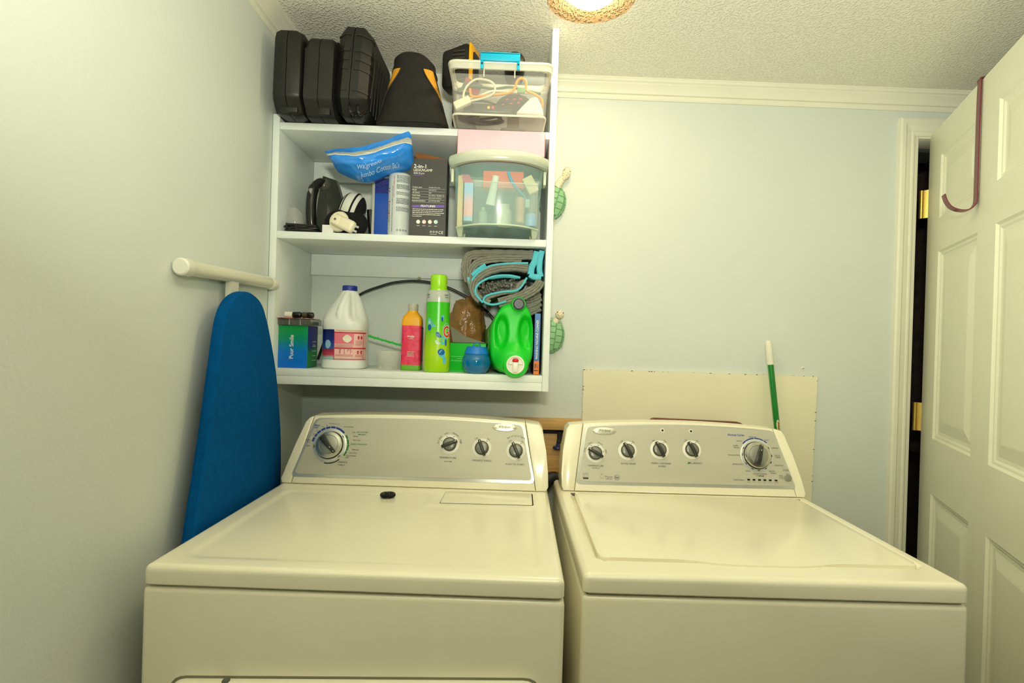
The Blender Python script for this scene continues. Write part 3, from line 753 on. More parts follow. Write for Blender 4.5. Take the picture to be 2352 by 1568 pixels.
bm = BM(); box(bm, .02, .2885, 1.9340, 1.9390, .862, 1.005, .001); obj('back_board', bm, PINE, wb)
bm = BM(); box(bm, .0, .2885, 1.905, 1.9385, .828, .862, .003); obj('bottom_rail', bm, PINE, wb)
bm = BM(); box(bm, .0, .2885, 1.9375, 1.9392, 1.004, 1.023); obj('shadow_slot', bm, SEAM, wb)
vl = thing('water_valve', 'black water valve with blue round handle between the machines', 'valve', (.213, 1.915, .9))
bm = BM(); tube(bm, [(.214, 1.924, 1.016), (.214, 1.924, .99), (.212, 1.922, .975)], .0085, 10); tube(bm, [(.213, 1.925, .995), (.225, 1.925, .998), (.232, 1.925, 1.01)], .006, 8); obj('valve_body', bm, BLACKP, vl)
bm = BM(); lathe(bm, [(.004, .0), (.016, .001), (.0185, .005), (.0165, .010), (.007, .012), (.006, .02)], (.2085, 1.916, .955), 10); obj('valve_handle', bm, mat('blue_handle', (28, 44, 92), .4), vl)
bm = BM(); tube(bm, cat([(.09, 1.80, .022), (.10, 1.80, .55), (.13, 1.80, .80), (.165, 1.82, .868), (.20, 1.83, .873), (.235, 1.84, .83), (.245, 1.85, .7), (.24, 1.86, .3), (.24, 1.86, .022)], 6), .022, 14)
one('drain_hose', bm, mat('hose_black', (22, 22, 21), .45), 'thick black drain hose arching between the dryer and the washer', 'hose', (.18, 1.82, .022))
bm = BM(); prism(bm, rpoly([(.51, .72), (.83, .72), (.842, 1.052), (.82, 1.072), (.52, 1.078), (.505, 1.062)], .02), lambda p: V((p[0], 1.885, p[1])), lambda p: V((p[0], 1.868, p[1])), b=.005)
one('wooden_tray', bm, mat('red_brown_wood', (120, 62, 46), .45, var=.2, vs=4, stretch=(2, 2, 20)), 'reddish brown board whose rounded top shows just above the washer console', 'board', (.67, 1.875, .72))
br = thing('green_broom_pole', 'green broom pole with white grip leaning behind the washer', 'broom', (1.10, 1.80, 0))
def bp(z): t_ = (1.352 - z) / 1.352; return V((.925 + .14 * t_, 1.912 - .09 * t_, z))
bm = BM(); tube(bm, [bp(.02), bp(.6), bp(1.271)], .0098, 16); pole_ = obj('pole', bm, mat('green_pole', (0, 128, 40), .25, coat=.5), br)
bm = BM(); tube(bm, [bp(1.268), bp(1.272), bp(1.33), bp(1.345), bp(1.350), bp(1.352)], [.0112, .0118, .0118, .0112, .009, .004], 16); obj('grip', bm, mat('white_grip', (238, 236, 220), .6, bump=.0008, bs=260), br)
bm = BM()
for i, (z0, z1) in enumerate(((1.045, 1.085),)):
    def SF(a, b_): c_ = bp(b_); return c_ + V((.0102 * math.sin(a), -.0102 * math.cos(a), 0))
    flat(bm, [(.05 + .62 * math.cos(t) , 1.062 + .020 * math.sin(t)) for t in [2 * PI * k / 20 for k in range(20)]], SF)
st = obj('sticker', bm, mat('sticker_cream', (235, 215, 175), .5), pole_, smooth=False)
bm = BM()
for k in range(4): bar(bm, -.2 + .05 * (k % 2), .32, 1.0705 - k * .0075, 1.0745 - k * .0075, lambda a, b_: bp(b_) + V((.0105 * math.sin(a), -.0105 * math.cos(a), 0)), 4)
obj('sticker_print', bm, mat('sticker_orange', (200, 90, 40), .5), pole_, smooth=False, kind='stuff')
sc_ = thing('wall_screw', 'tiny white wall anchor screw in the wall right of the green pole', 'screw', (1.0645, 1.938, 1.258))
bm = BM(); lathe(bm, [(.0060, 0), (.0056, .0030), (.003, .0042)], (0, 0, 0), 14, m=Matrix.Translation((1.0645, 1.9405, 1.258)) @ Matrix.Rotation(PI / 2, 4, 'X')); h_ = obj('screw_head', bm, WHITEP, sc_)
bm = BM(); box(bm, 1.0615, 1.0675, 1.9358, 1.9364, 1.2572, 1.2588); obj('slot', bm, SEAM, h_)

# ------------------------------------------------------------------ wall shelf unit
CF = 1.6255
su = thing('wall_shelf_unit', 'white painted wall shelf unit with three loaded shelves', 'shelf', (-.265, 1.78, 1.178))
bm = BM(); box(bm, -.6745, -.655, CF, 1.9395, 1.178, 1.957, .0015); obj('side_panel', bm, SHELFW, su)
bm = BM(); box(bm, .125, .1440, CF, 1.9395, 1.178, Z_ - .001, .0015); obj('side_panel', bm, SHELFW, su)
for zt in (1.934, 1.6205, 1.224):
    bm = BM(); box(bm, -.6548, .1248, CF + .0005, 1.9395, zt - .0205, zt, .0012); obj('shelf_board', bm, SHELFW, su)
bm = BM(); box(bm, -.6548, .1248, CF + .001, CF + .02, 1.1785, 1.2032, .0012); obj('front_rail', bm, SHELFW, su)
for z0, z1 in ((1.528, 1.5995), (1.848, 1.913)):
    bm = BM(); box(bm, -.6545, .1245, 1.921, 1.9395, z0, z1, .001); obj('cleat', bm, SHELFW, su)
bm = BM(); lathe(bm, [(.006, 0), (.0055, .002), (.003, .004)], (0, 0, 0), 10, m=Matrix.Translation((-.285, 1.921, 1.527)) @ Matrix.Rotation(PI / 2, 4, 'X')); obj('putty_spot', bm, mat('putty', (170, 165, 130), .8), su)

# ------------------------------------------------------------------ top shelf: tool cases
TS = 1.9345
def case(label, w, h, d, loc, lean, yaw, style):
    t = thing('tool_case', label, 'case', loc, (0, lean, yaw), 'black plastic tool cases on the top shelf')
    m = mat('case_black_%d' % style, ((22, 23, 20), (27, 26, 22), (20, 21, 19))[style], (.45, .62, .5)[style], var=.3, vs=(30, 14, 30)[style], bump=(.0002, .0006, .0002)[style], bs=300)
    cut = (.020, .026, .022)[style]; seg = (2, 5, 1)[style]
    zb = .0
    for s in (-1, 1):
        bm = BM(); x0, x1 = (-w / 2, -.0009) if s < 0 else (.0009, w / 2)
        inner = x1 if s < 0 else x0
        pf = rpoly([(.040, 0), (d, 0), (d, h), (0, h), (0, .040)], (.008, .02, .03, cut * 1.6, .008), (2, 5, 2)[style])   # front foot tucks in under the case
        outer_x = x0 if s < 0 else x1
        prism(bm, pf, lambda p: V((inner, p[0], p[1])), lambda p: V((outer_x, p[0], p[1])), b=cut, seg=seg)
        hs = obj('shell_half', bm, m, t, ang=(.5, .9, .35)[style])
        if style == 2:
            for k, zz in enumerate((.060, .118, .143, .168, .212)):
                bm = BM(); wd = .010 if k in (1, 2, 3) else .004
                o_ = x0 if s < 0 else x1
                prism(bm, [(o_ + s * .0018, .055), (o_ + s * .0018, .0215), (o_ - s * .0215, -.0018), (inner + s * .006, -.0018), (inner + s * .006, .03)], lambda p: V((p[0], p[1], zz)), lambda p: V((p[0], p[1], zz + wd))); obj('rib', bm, m, hs, ang=.3)
            if s > 0:
                for k in range(6):
                    bm = BM(); box(bm, x1 - .001, x1 + .0022, .06 + k * .03, .075 + k * .03, .03, .19, .001); obj('side_rib', bm, m, hs)
                bm = BM(); tube(bm, cat([(x1 + .001, .045, .06), (x1 + .006, .04, .11), (x1 + .006, .04, .15), (x1 + .001, .045, .19)], 5), .0022, 6); obj('side_bar', bm, m, hs)
        if style == 0 and s > 0:
            for k in range(3):
                bm = BM(); box(bm, x1 - .004, x1 + .003, .030, .048, .085 + k * .035, .10 + k * .035, .002); obj('side_clip', bm, m, hs)
    bm = BM(); box(bm, -.004, .004, .045, d - .006, .006, h - .006); obj('seam', bm, mat('seam_black', (8, 8, 8), .9), t)
    if style == 0:
        bm = BM(); box(bm, -.022, .026, .024, .035, .004, .030, .004); obj('handle', bm, m, t)
    if style == 1:
        bm = BM(); box(bm, -.002, .030, .020, .034, -.004 + .006, .036, .004); obj('handle', bm, m, t)
        bm = BM(); box(bm, -.010, -.002, .022, .03, .02, .036, .002); obj('latch', bm, mat('rust_latch', (96, 74, 40), .6), t)
    if style == 2:
        for k, x in enumerate((.002, .024)):
            bm = BM(); tube(bm, cat([(x - .004, .022, .034), (x + .002, .006, .020), (x + .006, -.002, .004), (x + .016, .004, -.002), (x + .018, .02, .010)], 5), .0042, 8); obj('latch', bm, mat('case_gloss', (20, 22, 22), .2), t)
    return t
case('black tool case leaning nearest the left wall', .082, .228, .26, (-.6075, 1.535, TS), .012, 0, 0)
case('scuffed charcoal tool case standing between two black cases', .078, .216, .26, (-.524, 1.545, TS), .02, 0, 1)
case('tall black ribbed tool case tilted against the tool bag', .090, .248, .27, (-.4400, 1.545, TS + .003), .06, -.02, 2)

# tool bag
bg = thing('tool_bag', 'black fabric tool bag with yellow side gussets on the top shelf', 'bag', (-.275, 1.7, TS))
BAGM = mat('bag_nylon', (24, 22, 17), .8, var=.25, vs=50, bump=.0005, bs=500)
YEL = mat('yellow_canvas', (228, 160, 40), .75, var=.1, vs=40, bump=.0004, bs=500)
def bsec(k):
    z = TS + .205 * k
    hx = .1125 * (1 - k) ** .75 * 1 + .0 ; hx = .1130 - (.1130 - .056) * (k ** .85); hy = .10 - .055 * k; cx = -.278 - .003 * k; cyy = 1.695 - .012 * k
    r = 2.6
    return cx, cyy, hx, hy, z
def bagring(k, g=1.0, e=3.4):
    cx, cyy, hx, hy, z = bsec(k); s = []
    for i in range(36):
        a = 2 * PI * i / 36; c_, s_ = math.cos(a), math.sin(a)
        s.append(V((cx + math.copysign(abs(c_) ** (2 / e), c_) * hx * g, cyy + math.copysign(abs(s_) ** (2 / e), s_) * hy * g, z)))
    return s
bm = BM(); ks = [0.0, .03, .08, .2, .35, .5, .65, .8, .9]
loft(bm, [[V((p.x, p.y, p.z)) for p in bagring(k, .96 if k == 0 else 1)] for k in ks]); obj('body', bm, BAGM, bg)
bm = BM()
def collar(i, j):
    a = 2 * PI * i; k = .84 + .17 * j; cx, cyy, hx, hy, z = bsec(min(k, .92)); z = TS + .205 * k
    sag = .010 * (math.cos(a + 2.2)) * j + .006 * math.sin(3 * a) * j
    c_, s_ = math.cos(a), math.sin(a); g = 1.05 - .04 * j
    return V((cx + math.copysign(abs(c_) ** .7, c_) * hx * g, cyy + math.copysign(abs(s_) ** .7, s_) * hy * g, z + sag))
surf(bm, collar, 40, 6, cu=True)
obj('collar', bm, BAGM, bg)
bm = BM(); flat(bm, [(collar(i / 40, .55).x, collar(i / 40, .55).y, collar(i / 40, .55).z) for i in range(40)], lambda x, y, z: V((x, y, z))); obj('top_cover', bm, BAGM, bg)
def bfront(x, k, off):
    cx, cyy, hx, hy, z = bsec(k); q = max(-1, min(1, x / hx)); yy = cyy - hy * (1 - abs(q) ** 3.4) ** (1 / 3.4)
    return V((cx + x, yy - off, z))
bm = BM(); edge = []
def halfw(k): return max(.004, bsec(k)[2] * (.97 if k > .18 else .80 + .17 * math.sqrt(max(0, 1 - ((.18 - k) / .18) ** 2))) - (.031 * sstep(.34, .84, k)))
surf(bm, lambda i, j: bfront((2 * i - 1) * halfw(.025 + .82 * j), .025 + .82 * j, .003), 16, 20); obj('front_panel', bm, BAGM, bg)
pts = [bfront(halfw(.845 - .82 * j / 20), .845 - .82 * j / 20, .0035) for j in range(21)] + [bfront(halfw(.025) * (1 - 2 * i / 12), .025, .0035) for i in range(1, 12)] + [bfront(-halfw(.025 + .82 * j / 20), .025 + .82 * j / 20, .0035) for j in range(21)]
bm = BM(); tube(bm, pts, .0022, 6); obj('piping', bm, mat('bag_piping', (20, 19, 16), .6), bg)
for s in (-1, 1):
    bm = BM(); surf(bm, lambda i, j: bfront(s * (halfw(.40 + .44 * j) * (1 - i) + bsec(.40 + .44 * j)[2] * .995 * i), .40 + .44 * j, .0015 if i < 1 else .001), 6, 10); obj('yellow_gusset', bm, YEL, bg)

# cordless tools standing behind the clear box
TOOLY = mat('tool_yellow', (240, 180, 20), .4)
ct = thing('cordless_tool', 'black and yellow cordless tool with battery pack uppermost behind the clear box', 'power tool', (-.145, 1.73, TS))
mt = Matrix.Translation((-.1480, 1.722, 0)) @ Matrix.Rotation(-.30, 4, 'Z')
bm = BM(); box(bm, -.050, .040, -.035, .035, 2.085, 2.216, .012, 2, m=None)
for v in bm.verts:
    if v.co.z > 2.18 and v.co.x < 0: v.co.z -= (0 - v.co.x) * .40
xf(bm.verts[:], mt); pk = obj('battery_pack', bm, BLACKP, ct)
bm = BM()
for k in range(9): box(bm, -.012, .028, -.0375, -.034, 2.100 + k * .011, 2.106 + k * .011, .001)
xf(bm.verts[:], mt); obj('grille', bm, mat('grille_black', (50, 46, 34), .4), pk)
bm = BM(); box(bm, .0385, .0475, -.036, .034, 2.09, 2.214, .004); xf(bm.verts[:], mt); obj('yellow_band', bm, TOOLY, ct)
bm = BM(); box(bm, .0455, .0535, -.020, .020, 2.10, 2.192, .003); xf(bm.verts[:], mt); obj('release_button', bm, BLACKP, ct)
bm = BM(); loft(bm, [[mt @ V((.022 * math.cos(a) + .0, .018 * math.sin(a), z)) for a in [2 * PI * i / 16 for i in range(16)]] for z in (1.98, 2.09)]); obj('grip', bm, BLACKP, ct)
bm = BM(); box(bm, -.012, .05, -.012, .033, TS, 1.985, .008); xf(bm.verts[:], mt); obj('tool_body', bm, BLACKP, ct)
c2 = thing('cordless_drill', 'cordless drill whose round black end with yellow mark peeks above the clear box', 'power tool', (.018, 1.73, TS))
my = Matrix.Translation((.0185, 1.70, 2.172)) @ Matrix.Rotation(PI / 2, 4, 'X')
bm = BM(); lathe(bm, [(.030, -.10), (.032, -.01), (.031, .000), (.026, .006), (.016, .009), (.015, .008), (.010, .008), (.006, .009)], (0, 0, 0), 28, m=my); dv = obj('motor_housing', bm, mat('drill_black', (44, 40, 30), .45), c2)
bm = BM(); lathe(bm, [(.0052, .0), (.005, .0105), (.002, .011)], (-.006, -.004, 0), 12, m=my); obj('bit_socket', bm, SEAM, dv)
bm = BM(); box(bm, .0085, .0140, .0155, .0215, .0045, .0108, .0008); xf(bm.verts[:], my); obj('yellow_mark', bm, TOOLY, dv)
bm = BM(); box(bm, .000, .037, 1.71, 1.78, TS + .03, 2.13, .008); obj('handle', bm, BLACKP, c2)
bm = BM(); box(bm, -.02, .057, 1.70, 1.80, TS, TS + .04, .008); obj('battery_pack', bm, BLACKP, c2)

# clear latching box on the top shelf
CLEAR = mat('clear_plastic', (248, 246, 236), .15, alpha=.12, var=.02)
CLEARR = mat('milky_plastic', (238, 236, 216), .25, alpha=.78, var=.02)
b1 = thing('clear_storage_box', 'clear storage box with turquoise latch on the top shelf, full of cords', 'storage box', (-.021, 1.59, TS))
def brect(x0, x1, y0, y1, z, r=.018, n=5): return [V((p[0], p[1], z)) for p in rpoly([(x0, y0), (x1, y0), (x1, y1), (x0, y1)], r, n)]
bm = BM()
outs = [(-.1500, .1055, 1.530, 1.652, TS + .0015), (-.1505, .106, 1.5295, 1.652, TS + .010), (-.1560, .1125, 1.522, 1.657, 2.046)]
ins = [(-.1545, .111, 1.5235, 1.6555, 2.046), (-.1485, .1045, 1.5315, 1.650, TS + .010)]
loft(bm, [brect(*o) for o in outs] + [brect(*o) for o in ins]); obj('body', bm, CLEAR, b1)
bm = BM(); loft(bm, [brect(a - d, b_ + d, c_ - d, e + d, z, .022) for a, b_, c_, e, z, d in ((-.156, .1125, 1.522, 1.657, 2.058, .0), (-.156, .1125, 1.522, 1.657, 2.058, .006), (-.156, .1125, 1.522, 1.657, 2.074, .007), (-.156, .1125, 1.522, 1.657, 2.079, .004), (-.156, .1125, 1.522, 1.657, 2.080, -.004), (-.156, .1125, 1.522, 1.657, 2.062, -.006))], cap=False)
obj('lid', bm, mat('milky_lid', (240, 238, 222), .2, alpha=.62, var=.02), b1)
bm = BM(); tube(bm, [p + V((0, 0, 0)) for p in brect(-.1625, .119, 1.5155, 1.6635, 2.0765, .024, 6)], .0042, 8, closed=True); obj('rim', bm, CLEARR, b1)
bm = BM(); tube(bm, [p for p in brect(-.150, .1055, 1.5292, 1.652, TS + .0045, .018, 6)], .003, 8, closed=True); obj('base_rim', bm, CLEARR, b1)
TQ = mat('turquoise_plastic', (0, 186, 226), .35)
bm = BM(); box(bm, -.0765, .0300, 1.5035, 1.5135, 2.0755, 2.0975, .002); box(bm, -.0765, .0300, 1.5035, 1.5300, 2.092, 2.0985, .002); lt = obj('latch', bm, TQ, b1, label='turquoise latch handle')
for x in (-.0765, .0215):
    bm = BM(); box(bm, x, x + .0085, 1.5060, 1.5145, 2.0545, 2.077, .0015); obj('latch_arm', bm, TQ, lt)
    bm = BM(); box(bm, x + .002, x + .0065, 1.5045, 1.508, 2.066, 2.070); obj('latch_pin', bm, SEAM, lt)
for x in (-.0665, .0170):
    bm = BM(); tube(bm, [(x, 1.5165, 2.036), (x, 1.5150, 2.073)], .0018, 8); obj('latch_rib', bm, CLEARR, b1)
# its contents
ORC = mat('orange_cord', (250, 156, 30), .5); WHC = mat('white_cord', (240, 232, 200), .45); GRC = mat('green_cord', (84, 112, 90), .5)
bm = BM(); tube(bm, cat([(-.1059, 1.560, 2.022), (-.103, 1.556, 2.005), (-.0957, 1.556, 1.999), (-.07, 1.56, 2.003), (-.0407, 1.563, 2.008), (.0023, 1.57, 2.019), (.0187, 1.572, 2.034), (.025, 1.57, 2.053), (.0372, 1.567, 2.060), (.050, 1.567, 2.05), (.052, 1.57, 2.028), (.075, 1.57, 2.018), (.094, 1.57, 2.006), (.0985, 1.57, 1.985)], 7), .0036, 7)
one('orange_cable', bm, ORC, 'orange twisted cable looping inside the clear box on the top shelf', 'cable', (0, 1.57, 2.0))
wc = thing('white_extension_cord', 'white extension cord with flat plug block inside the clear top box', 'cord', (-.09, 1.55, 1.95))
bm = BM(); tube(bm, cat([(-.108, 1.551, 1.9835), (-.0762, 1.549, 1.990), (-.045, 1.548, 2.002), (-.036, 1.548, 2.018), (-.043, 1.55, 2.036), (-.0638, 1.552, 2.045), (-.0902, 1.554, 2.046), (-.112, 1.556, 2.030), (-.1224, 1.556, 2.008), (-.118, 1.556, 1.992), (-.08, 1.565, 2.005), (-.05, 1.577, 2.024), (-.02, 1.585, 2.030), (.05, 1.585, 2.026)], 7), .0030, 7); obj('cable', bm, WHC, wc)
bm = BM(); box(bm, -.024, .024, -.010, .010, -.011, .011, .004, m=Matrix.Translation((-.1255, 1.551, 1.977)) @ Matrix.Rotation(-.45, 4, 'Y')); obj('plug_block', bm, WHC, wc)
bm = BM(); tube(bm, cat([(-.145, 1.60, 2.035), (-.1022, 1.605, 2.050), (-.042, 1.61, 2.047), (.0058, 1.61, 2.054), (.05, 1.615, 2.048), (.095, 1.615, 2.04)], 7), .004, 7)
one('green_cable', bm, GRC, 'dull green cable lying across the back of the clear top box', 'cable', (-.03, 1.61, 2.03))
po = thing('patterned_pouch', 'dark pouch with small red animal prints inside the clear top box', 'pouch', (.02, 1.57, TS + .012))
bm = BM(); ell(bm, (.020, 1.575, 1.985), (.052, .028, .032), 20, 12, fn=lambda d: 1 + .06 * noise.noise(d * 2.3)); pouch_ = obj('pouch_body', bm, mat('pouch_dark', (48, 46, 48), .8, var=.2, vs=50), po)
bm = BM()
for x, z in ((-.002, 1.992), (.018, 1.992), (.010, 1.980), (.030, 1.983), (-.012, 1.979), (.002, 1.970), (.036, 1.994)):
    def PF(a, b_): return V((a, 1.575 - .0288 * math.sqrt(max(0.02, 1 - ((a - .02) / .052) ** 2 - ((b_ - 1.985) / .032) ** 2)), b_))
    flat(bm, [(x - .0038, z - .0008), (x - .0028, z - .0028), (x - .0012, z - .001), (x + .0012, z - .001), (x + .0024, z - .0028), (x + .0032, z + .0002), (x + .0040, z + .0026), (x + .001, z + .0018), (x - .0034, z + .0022)], PF)
obj('red_print', bm, mat('red_print', (205, 60, 50), .7), pouch_, smooth=False, kind='stuff')
bm = BM(); loft(bm, [[V((x, y, z)) for x, y, z in s] for s in ([(.026, 1.546, 1.955), (.100, 1.546, 1.953), (.100, 1.562, 1.950), (.026, 1.562, 1.952)], [(.045, 1.548, 1.978), (.093, 1.548, 1.980), (.093, 1.560, 1.980), (.045, 1.560, 1.978)], [(.066, 1.550, 2.000), (.080, 1.550, 2.002), (.080, 1.556, 2.002), (.066, 1.556, 2.0)])])
one('white_packet', bm, mat('white_packet', (246, 238, 220), .5), 'white wedge-shaped packet at the right of the clear top box', 'packet', (.065, 1.553, 1.95))
cd = thing('small_card', 'small grey and red card standing inside the clear top box, left corner', 'card', (-.11, 1.60, 2.03))
mx_ = Matrix.Translation((-.104, 1.612, 2.052)) @ Matrix.Rotation(.42, 4, 'Y')
bm = BM(); box(bm, -.026, .026, -.001, .001, -.017, .017); xf(bm.verts[:], mx_); k_ = obj('card_body', bm, mat('card_grey', (98, 94, 98), .5), cd)
bm = BM(); box(bm, -.014, .026, -.0016, -.001, -.017, -.002); box(bm, -.026, -.012, -.0016, -.001, .006, .015); xf(bm.verts[:], mx_); obj('card_print', bm, mat('card_red', (160, 60, 64), .5), k_)
bm = BM(); lathe(bm, [(.030, 0), (.032, .004), (.032, .010), (.028, .014), (.006, .015)], (-.110, 1.605, 1.955), 24); one('round_tin', bm, mat('tin_grey', (74, 72, 68), .4), 'dark round tin at the left inside the clear top box', 'tin', (-.11, 1.605, 1.955))
bm = BM(); box(bm, .026, .048, 1.549, 1.553, 2.012, 2.027, .001); one('green_tag', bm, mat('green_tag', (120, 170, 110), .6), 'small green tag hanging on the orange cord in the clear box', 'tag', (.037, 1.551, 2.012))

bm = BM(); pts = []; rr = random.Random(21)
for i in range(200):
    a = 2 * PI * i / 26; q = .8 + .2 * math.sin(i * .23)
    pts.append(V((-.062 + .062 * q * math.cos(a), 1.598 + .038 * q * math.sin(a), 1.951 + .0004 * i * .55 + .003 * math.sin(a * 1.7))))
tube(bm, pts, .0036, 6)
one('black_cable_coil', bm, mat('coil_cable', (44, 42, 40), .45), 'coil of black cable filling the bottom of the clear top box', 'cable', (-.062, 1.598, 1.947))
gd = thing('black_gadget', 'flat black gadget with tiny coloured dots lying in the clear top box', 'gadget', (-.045, 1.548, 1.947))
bm = BM(); box(bm, -.095, .015, 1.536, 1.562, 1.9465, 1.972, .006, 3); obj('gadget_body', bm, mat('gadget_black', (40, 39, 38), .35), gd)
for k, col in enumerate(((230, 190, 70), (214, 70, 60))):
    bm = BM(); lathe(bm, [(.0042, 0), (.004, .001)], (0, 0, 0), 14, m=Matrix.Translation((-.052 + k * .012, 1.5362, 1.962)) @ Matrix.Rotation(PI / 2, 4, 'X')); obj('coloured_dot', bm, mat('gadget_dot_%d' % k, col, .5), gd)
# ------------------------------------------------------------------ middle shelf
MS = 1.621
# bow-front clear box
AQ = mat('aqua_clear', (200, 248, 242), .15, alpha=.14, var=.03)
AQM = mat('aqua_milky', (222, 232, 206), .28, alpha=.82, var=.03)
b2 = thing('bow_front_clear_box', 'aqua tinted clear box with bowed front on the middle shelf', 'storage box', (-.022, 1.62, MS))
def bow(x0, x1, yE, yC, yb, z, n=14):
    s = []
    for i in range(n + 1):
        t = i / n; x = x0 + (x1 - x0) * t; q = 2 * t - 1
        s.append(V((x, yC + (yE - yC) * abs(q) ** 2.6, z)))
    s += [V((x1, yb - .01, z)), V((x1 - .01, yb, z)), V((x0 + .01, yb, z)), V((x0, yb - .01, z))]
    return s
bm = BM(); o_ = [(-.1340, .0960, 1.590, 1.532, 1.76, MS + .014), (-.1345, .0965, 1.590, 1.530, 1.762, MS + .022), (-.1440, .1060, 1.578, 1.514, 1.77, 1.806)]
i_ = [(-.1425, .1045, 1.580, 1.5155, 1.7685, 1.806), (-.1325, .0945, 1.592, 1.533, 1.7600, MS + .020)]
loft(bm, [bow(*q) for q in o_] + [bow(*q) for q in i_]); obj('body', bm, AQ, b2)
bm = BM(); R_ = lambda d, z: bow(-.150 - d, .112 + d, 1.574 - d, 1.506 - d, 1.775 + d, z)
loft(bm, [R_(-.006, 1.808), R_(.005, 1.808), R_(.0075, 1.812), R_(.0085, 1.820), R_(.0085, 1.8300), R_(.006, 1.8355), R_(.002, 1.8378), R_(-.006, 1.838), R_(-.009, 1.832)], cap=False); obj('lid', bm, mat('lid_milky', (226, 236, 214), .25, alpha=.66, var=.03), b2)
bm = BM(); bm.faces.new([bm.verts.new(p) for p in R_(-.008, 1.833)]); obj('lid_sheet', bm, AQ, b2)
bm = BM(); tube(bm, [p for p in bow(-.1345, .0965, 1.590, 1.530, 1.762, MS + .020)], .0022, 6, closed=True); obj('base_rim', bm, AQM, b2)
for x in (-.126, .088):
    bm = BM(); loft(bm, [[(x - .010, 1.588, MS + .022), (x + .010, 1.588, MS + .022), (x + .010, 1.64, MS + .022), (x - .010, 1.64, MS + .022)], [(x - .006, 1.612, MS - .0005), (x + .006, 1.612, MS - .0005), (x + .006, 1.637, MS - .0005), (x - .006, 1.637, MS - .0005)]]); obj('foot', bm, AQM, b2)
    bm = BM(); loft(bm, [[(x - .010, 1.70, MS + .022), (x + .010, 1.70, MS + .022), (x + .010, 1.74, MS + .022), (x - .010, 1.74, MS + .022)], [(x - .006, 1.705, MS - .0005), (x + .006, 1.705, MS - .0005), (x + .006, 1.735, MS - .0005), (x - .006, 1.735, MS - .0005)]]); obj('foot', bm, AQM, b2)
for s, x in ((-1, -.150), (1, .112)):
    bm = BM(); box(bm, x - .004, x + .004, 1.585, 1.625, 1.768, 1.806, .002); obj('lid_clip', bm, AQM, b2)
# contents
CF_ = MS + .024
def item(name, bm, m, label, c_): return one(name, bm, m, label, c_, tuple(sum((v.co for v in bm.verts), V()) / len(bm.verts)))
bm = BM(); box(bm, -.064, .053, 1.612, 1.66, 1.764, 1.812, .002); item('orange_box', bm, mat('orange_card', (250, 104, 56), .5), 'orange carton seen through the bow-front clear box', 'carton')
tb = thing('drawer_organiser', 'clear divided tray standing inside the bow-front clear box', 'organiser', (0, 1.58, CF_))
bm = BM(); box(bm, -.086, .092, 1.556, 1.5575, CF_, 1.765); obj('front_wall', bm, CLEAR, tb)
bm = BM(); box(bm, .0245, .0260, 1.558, 1.605, CF_, 1.760); obj('divider', bm, CLEAR, tb)
bm = BM(); tube(bm, [(-.086, 1.5565, 1.765), (.092, 1.5565, 1.762)], .0012, 6); obj('top_edge', bm, CLEARR, tb)
bt = thing('blue_brush', 'blue plastic brush handle slanting inside the bow-front clear box', 'brush', (.035, 1.59, 1.72))
bm = BM(); tube(bm, cat([(.0075, 1.600, 1.806), (.016, 1.600, 1.785), (.030, 1.600, 1.765), (.048, 1.600, 1.745), (.062, 1.600, 1.728)], 4), [.0085] * 8 + [.0062] * 9, 8, flat=.5); obj('handle', bm, mat('sky_plastic', (40, 176, 244), .35), bt)
bm = BM(); box(bm, .058, .072, 1.594, 1.606, 1.705, 1.73, .003); obj('brush_head', bm, mat('pale_bristle', (190, 214, 206), .8), bt)
wt = thing('white_lotion_tube', 'white lotion tube leaning inside the bow-front clear box', 'tube', (-.035, 1.585, 1.70))
mm = Matrix.Translation((-.0335, 1.578, 1.746)) @ Matrix.Rotation(.18, 4, 'Y')
bm = BM(); loft(bm, [[mm @ V((rx * math.cos(2 * PI * i / 20), ry * math.sin(2 * PI * i / 20), z)) for i in range(20)] for rx, ry, z in ((.013, .002, -.042), (.012, .006, -.025), (.0105, .0095, 0), (.0105, .0105, .020))]); obj('tube_body', bm, mat('tube_white', (226, 238, 222), .4), wt)
bm = BM(); lathe(bm, [(.0100, .020), (.0100, .040), (.009, .041)], (0, 0, 0), 20, m=mm); obj('cap', bm, WHITEP, wt)
bm = BM(); box(bm, -.015, .015, -.010, .010, -.024, .024, .002, m=Matrix.Translation((.072, 1.598, 1.770)) @ Matrix.Rotation(-.5, 4, 'Y')); item('cream_carton', bm, mat('cream_card', (236, 226, 178), .6), 'tilted cream carton at the right inside the bow-front box', 'carton')
pk_ = thing('pink_blue_carton', 'narrow pink and blue carton at the left inside the bow-front box', 'carton', (-.1, 1.58, CF_))
bm = BM(); box(bm, -.1145, -.0890, 1.572, 1.60, CF_ + .012, 1.764, .001); k_ = obj('carton_body', bm, grad_mat('pink_blue_print', [(0, (244, 214, 190)), (.18, (150, 205, 240)), (.22, (244, 180, 170)), (.55, (244, 190, 190)), (.8, (170, 205, 245)), (1, (176, 214, 246))], 2, .0, .12), pk_)
bm = BM(); loft(bm, [[(-.1145, 1.5735, 1.7645), (-.0890, 1.5735, 1.7645), (-.0890, 1.575, 1.766), (-.1145, 1.575, 1.766)], [(-.128, 1.60, 1.794), (-.104, 1.60, 1.794), (-.104, 1.602, 1.7955), (-.128, 1.602, 1.7955)]]); obj('pink_flap', bm, mat('pink_flap', (244, 140, 160), .5), pk_)
bm = BM(); box(bm, -.1345, -.119, 1.594, 1.62, CF_, 1.790, .0015); item('tan_carton', bm, mat('tan_card', (238, 214, 160), .6), 'tall tan carton against the left side inside the bow-front box', 'carton')
rl = thing('brown_bottle', 'slim brown bottle with ridged side inside the bow-front box', 'bottle', (.043, 1.58, CF_))
bm = BM(); pr = [(.0125, 0)]
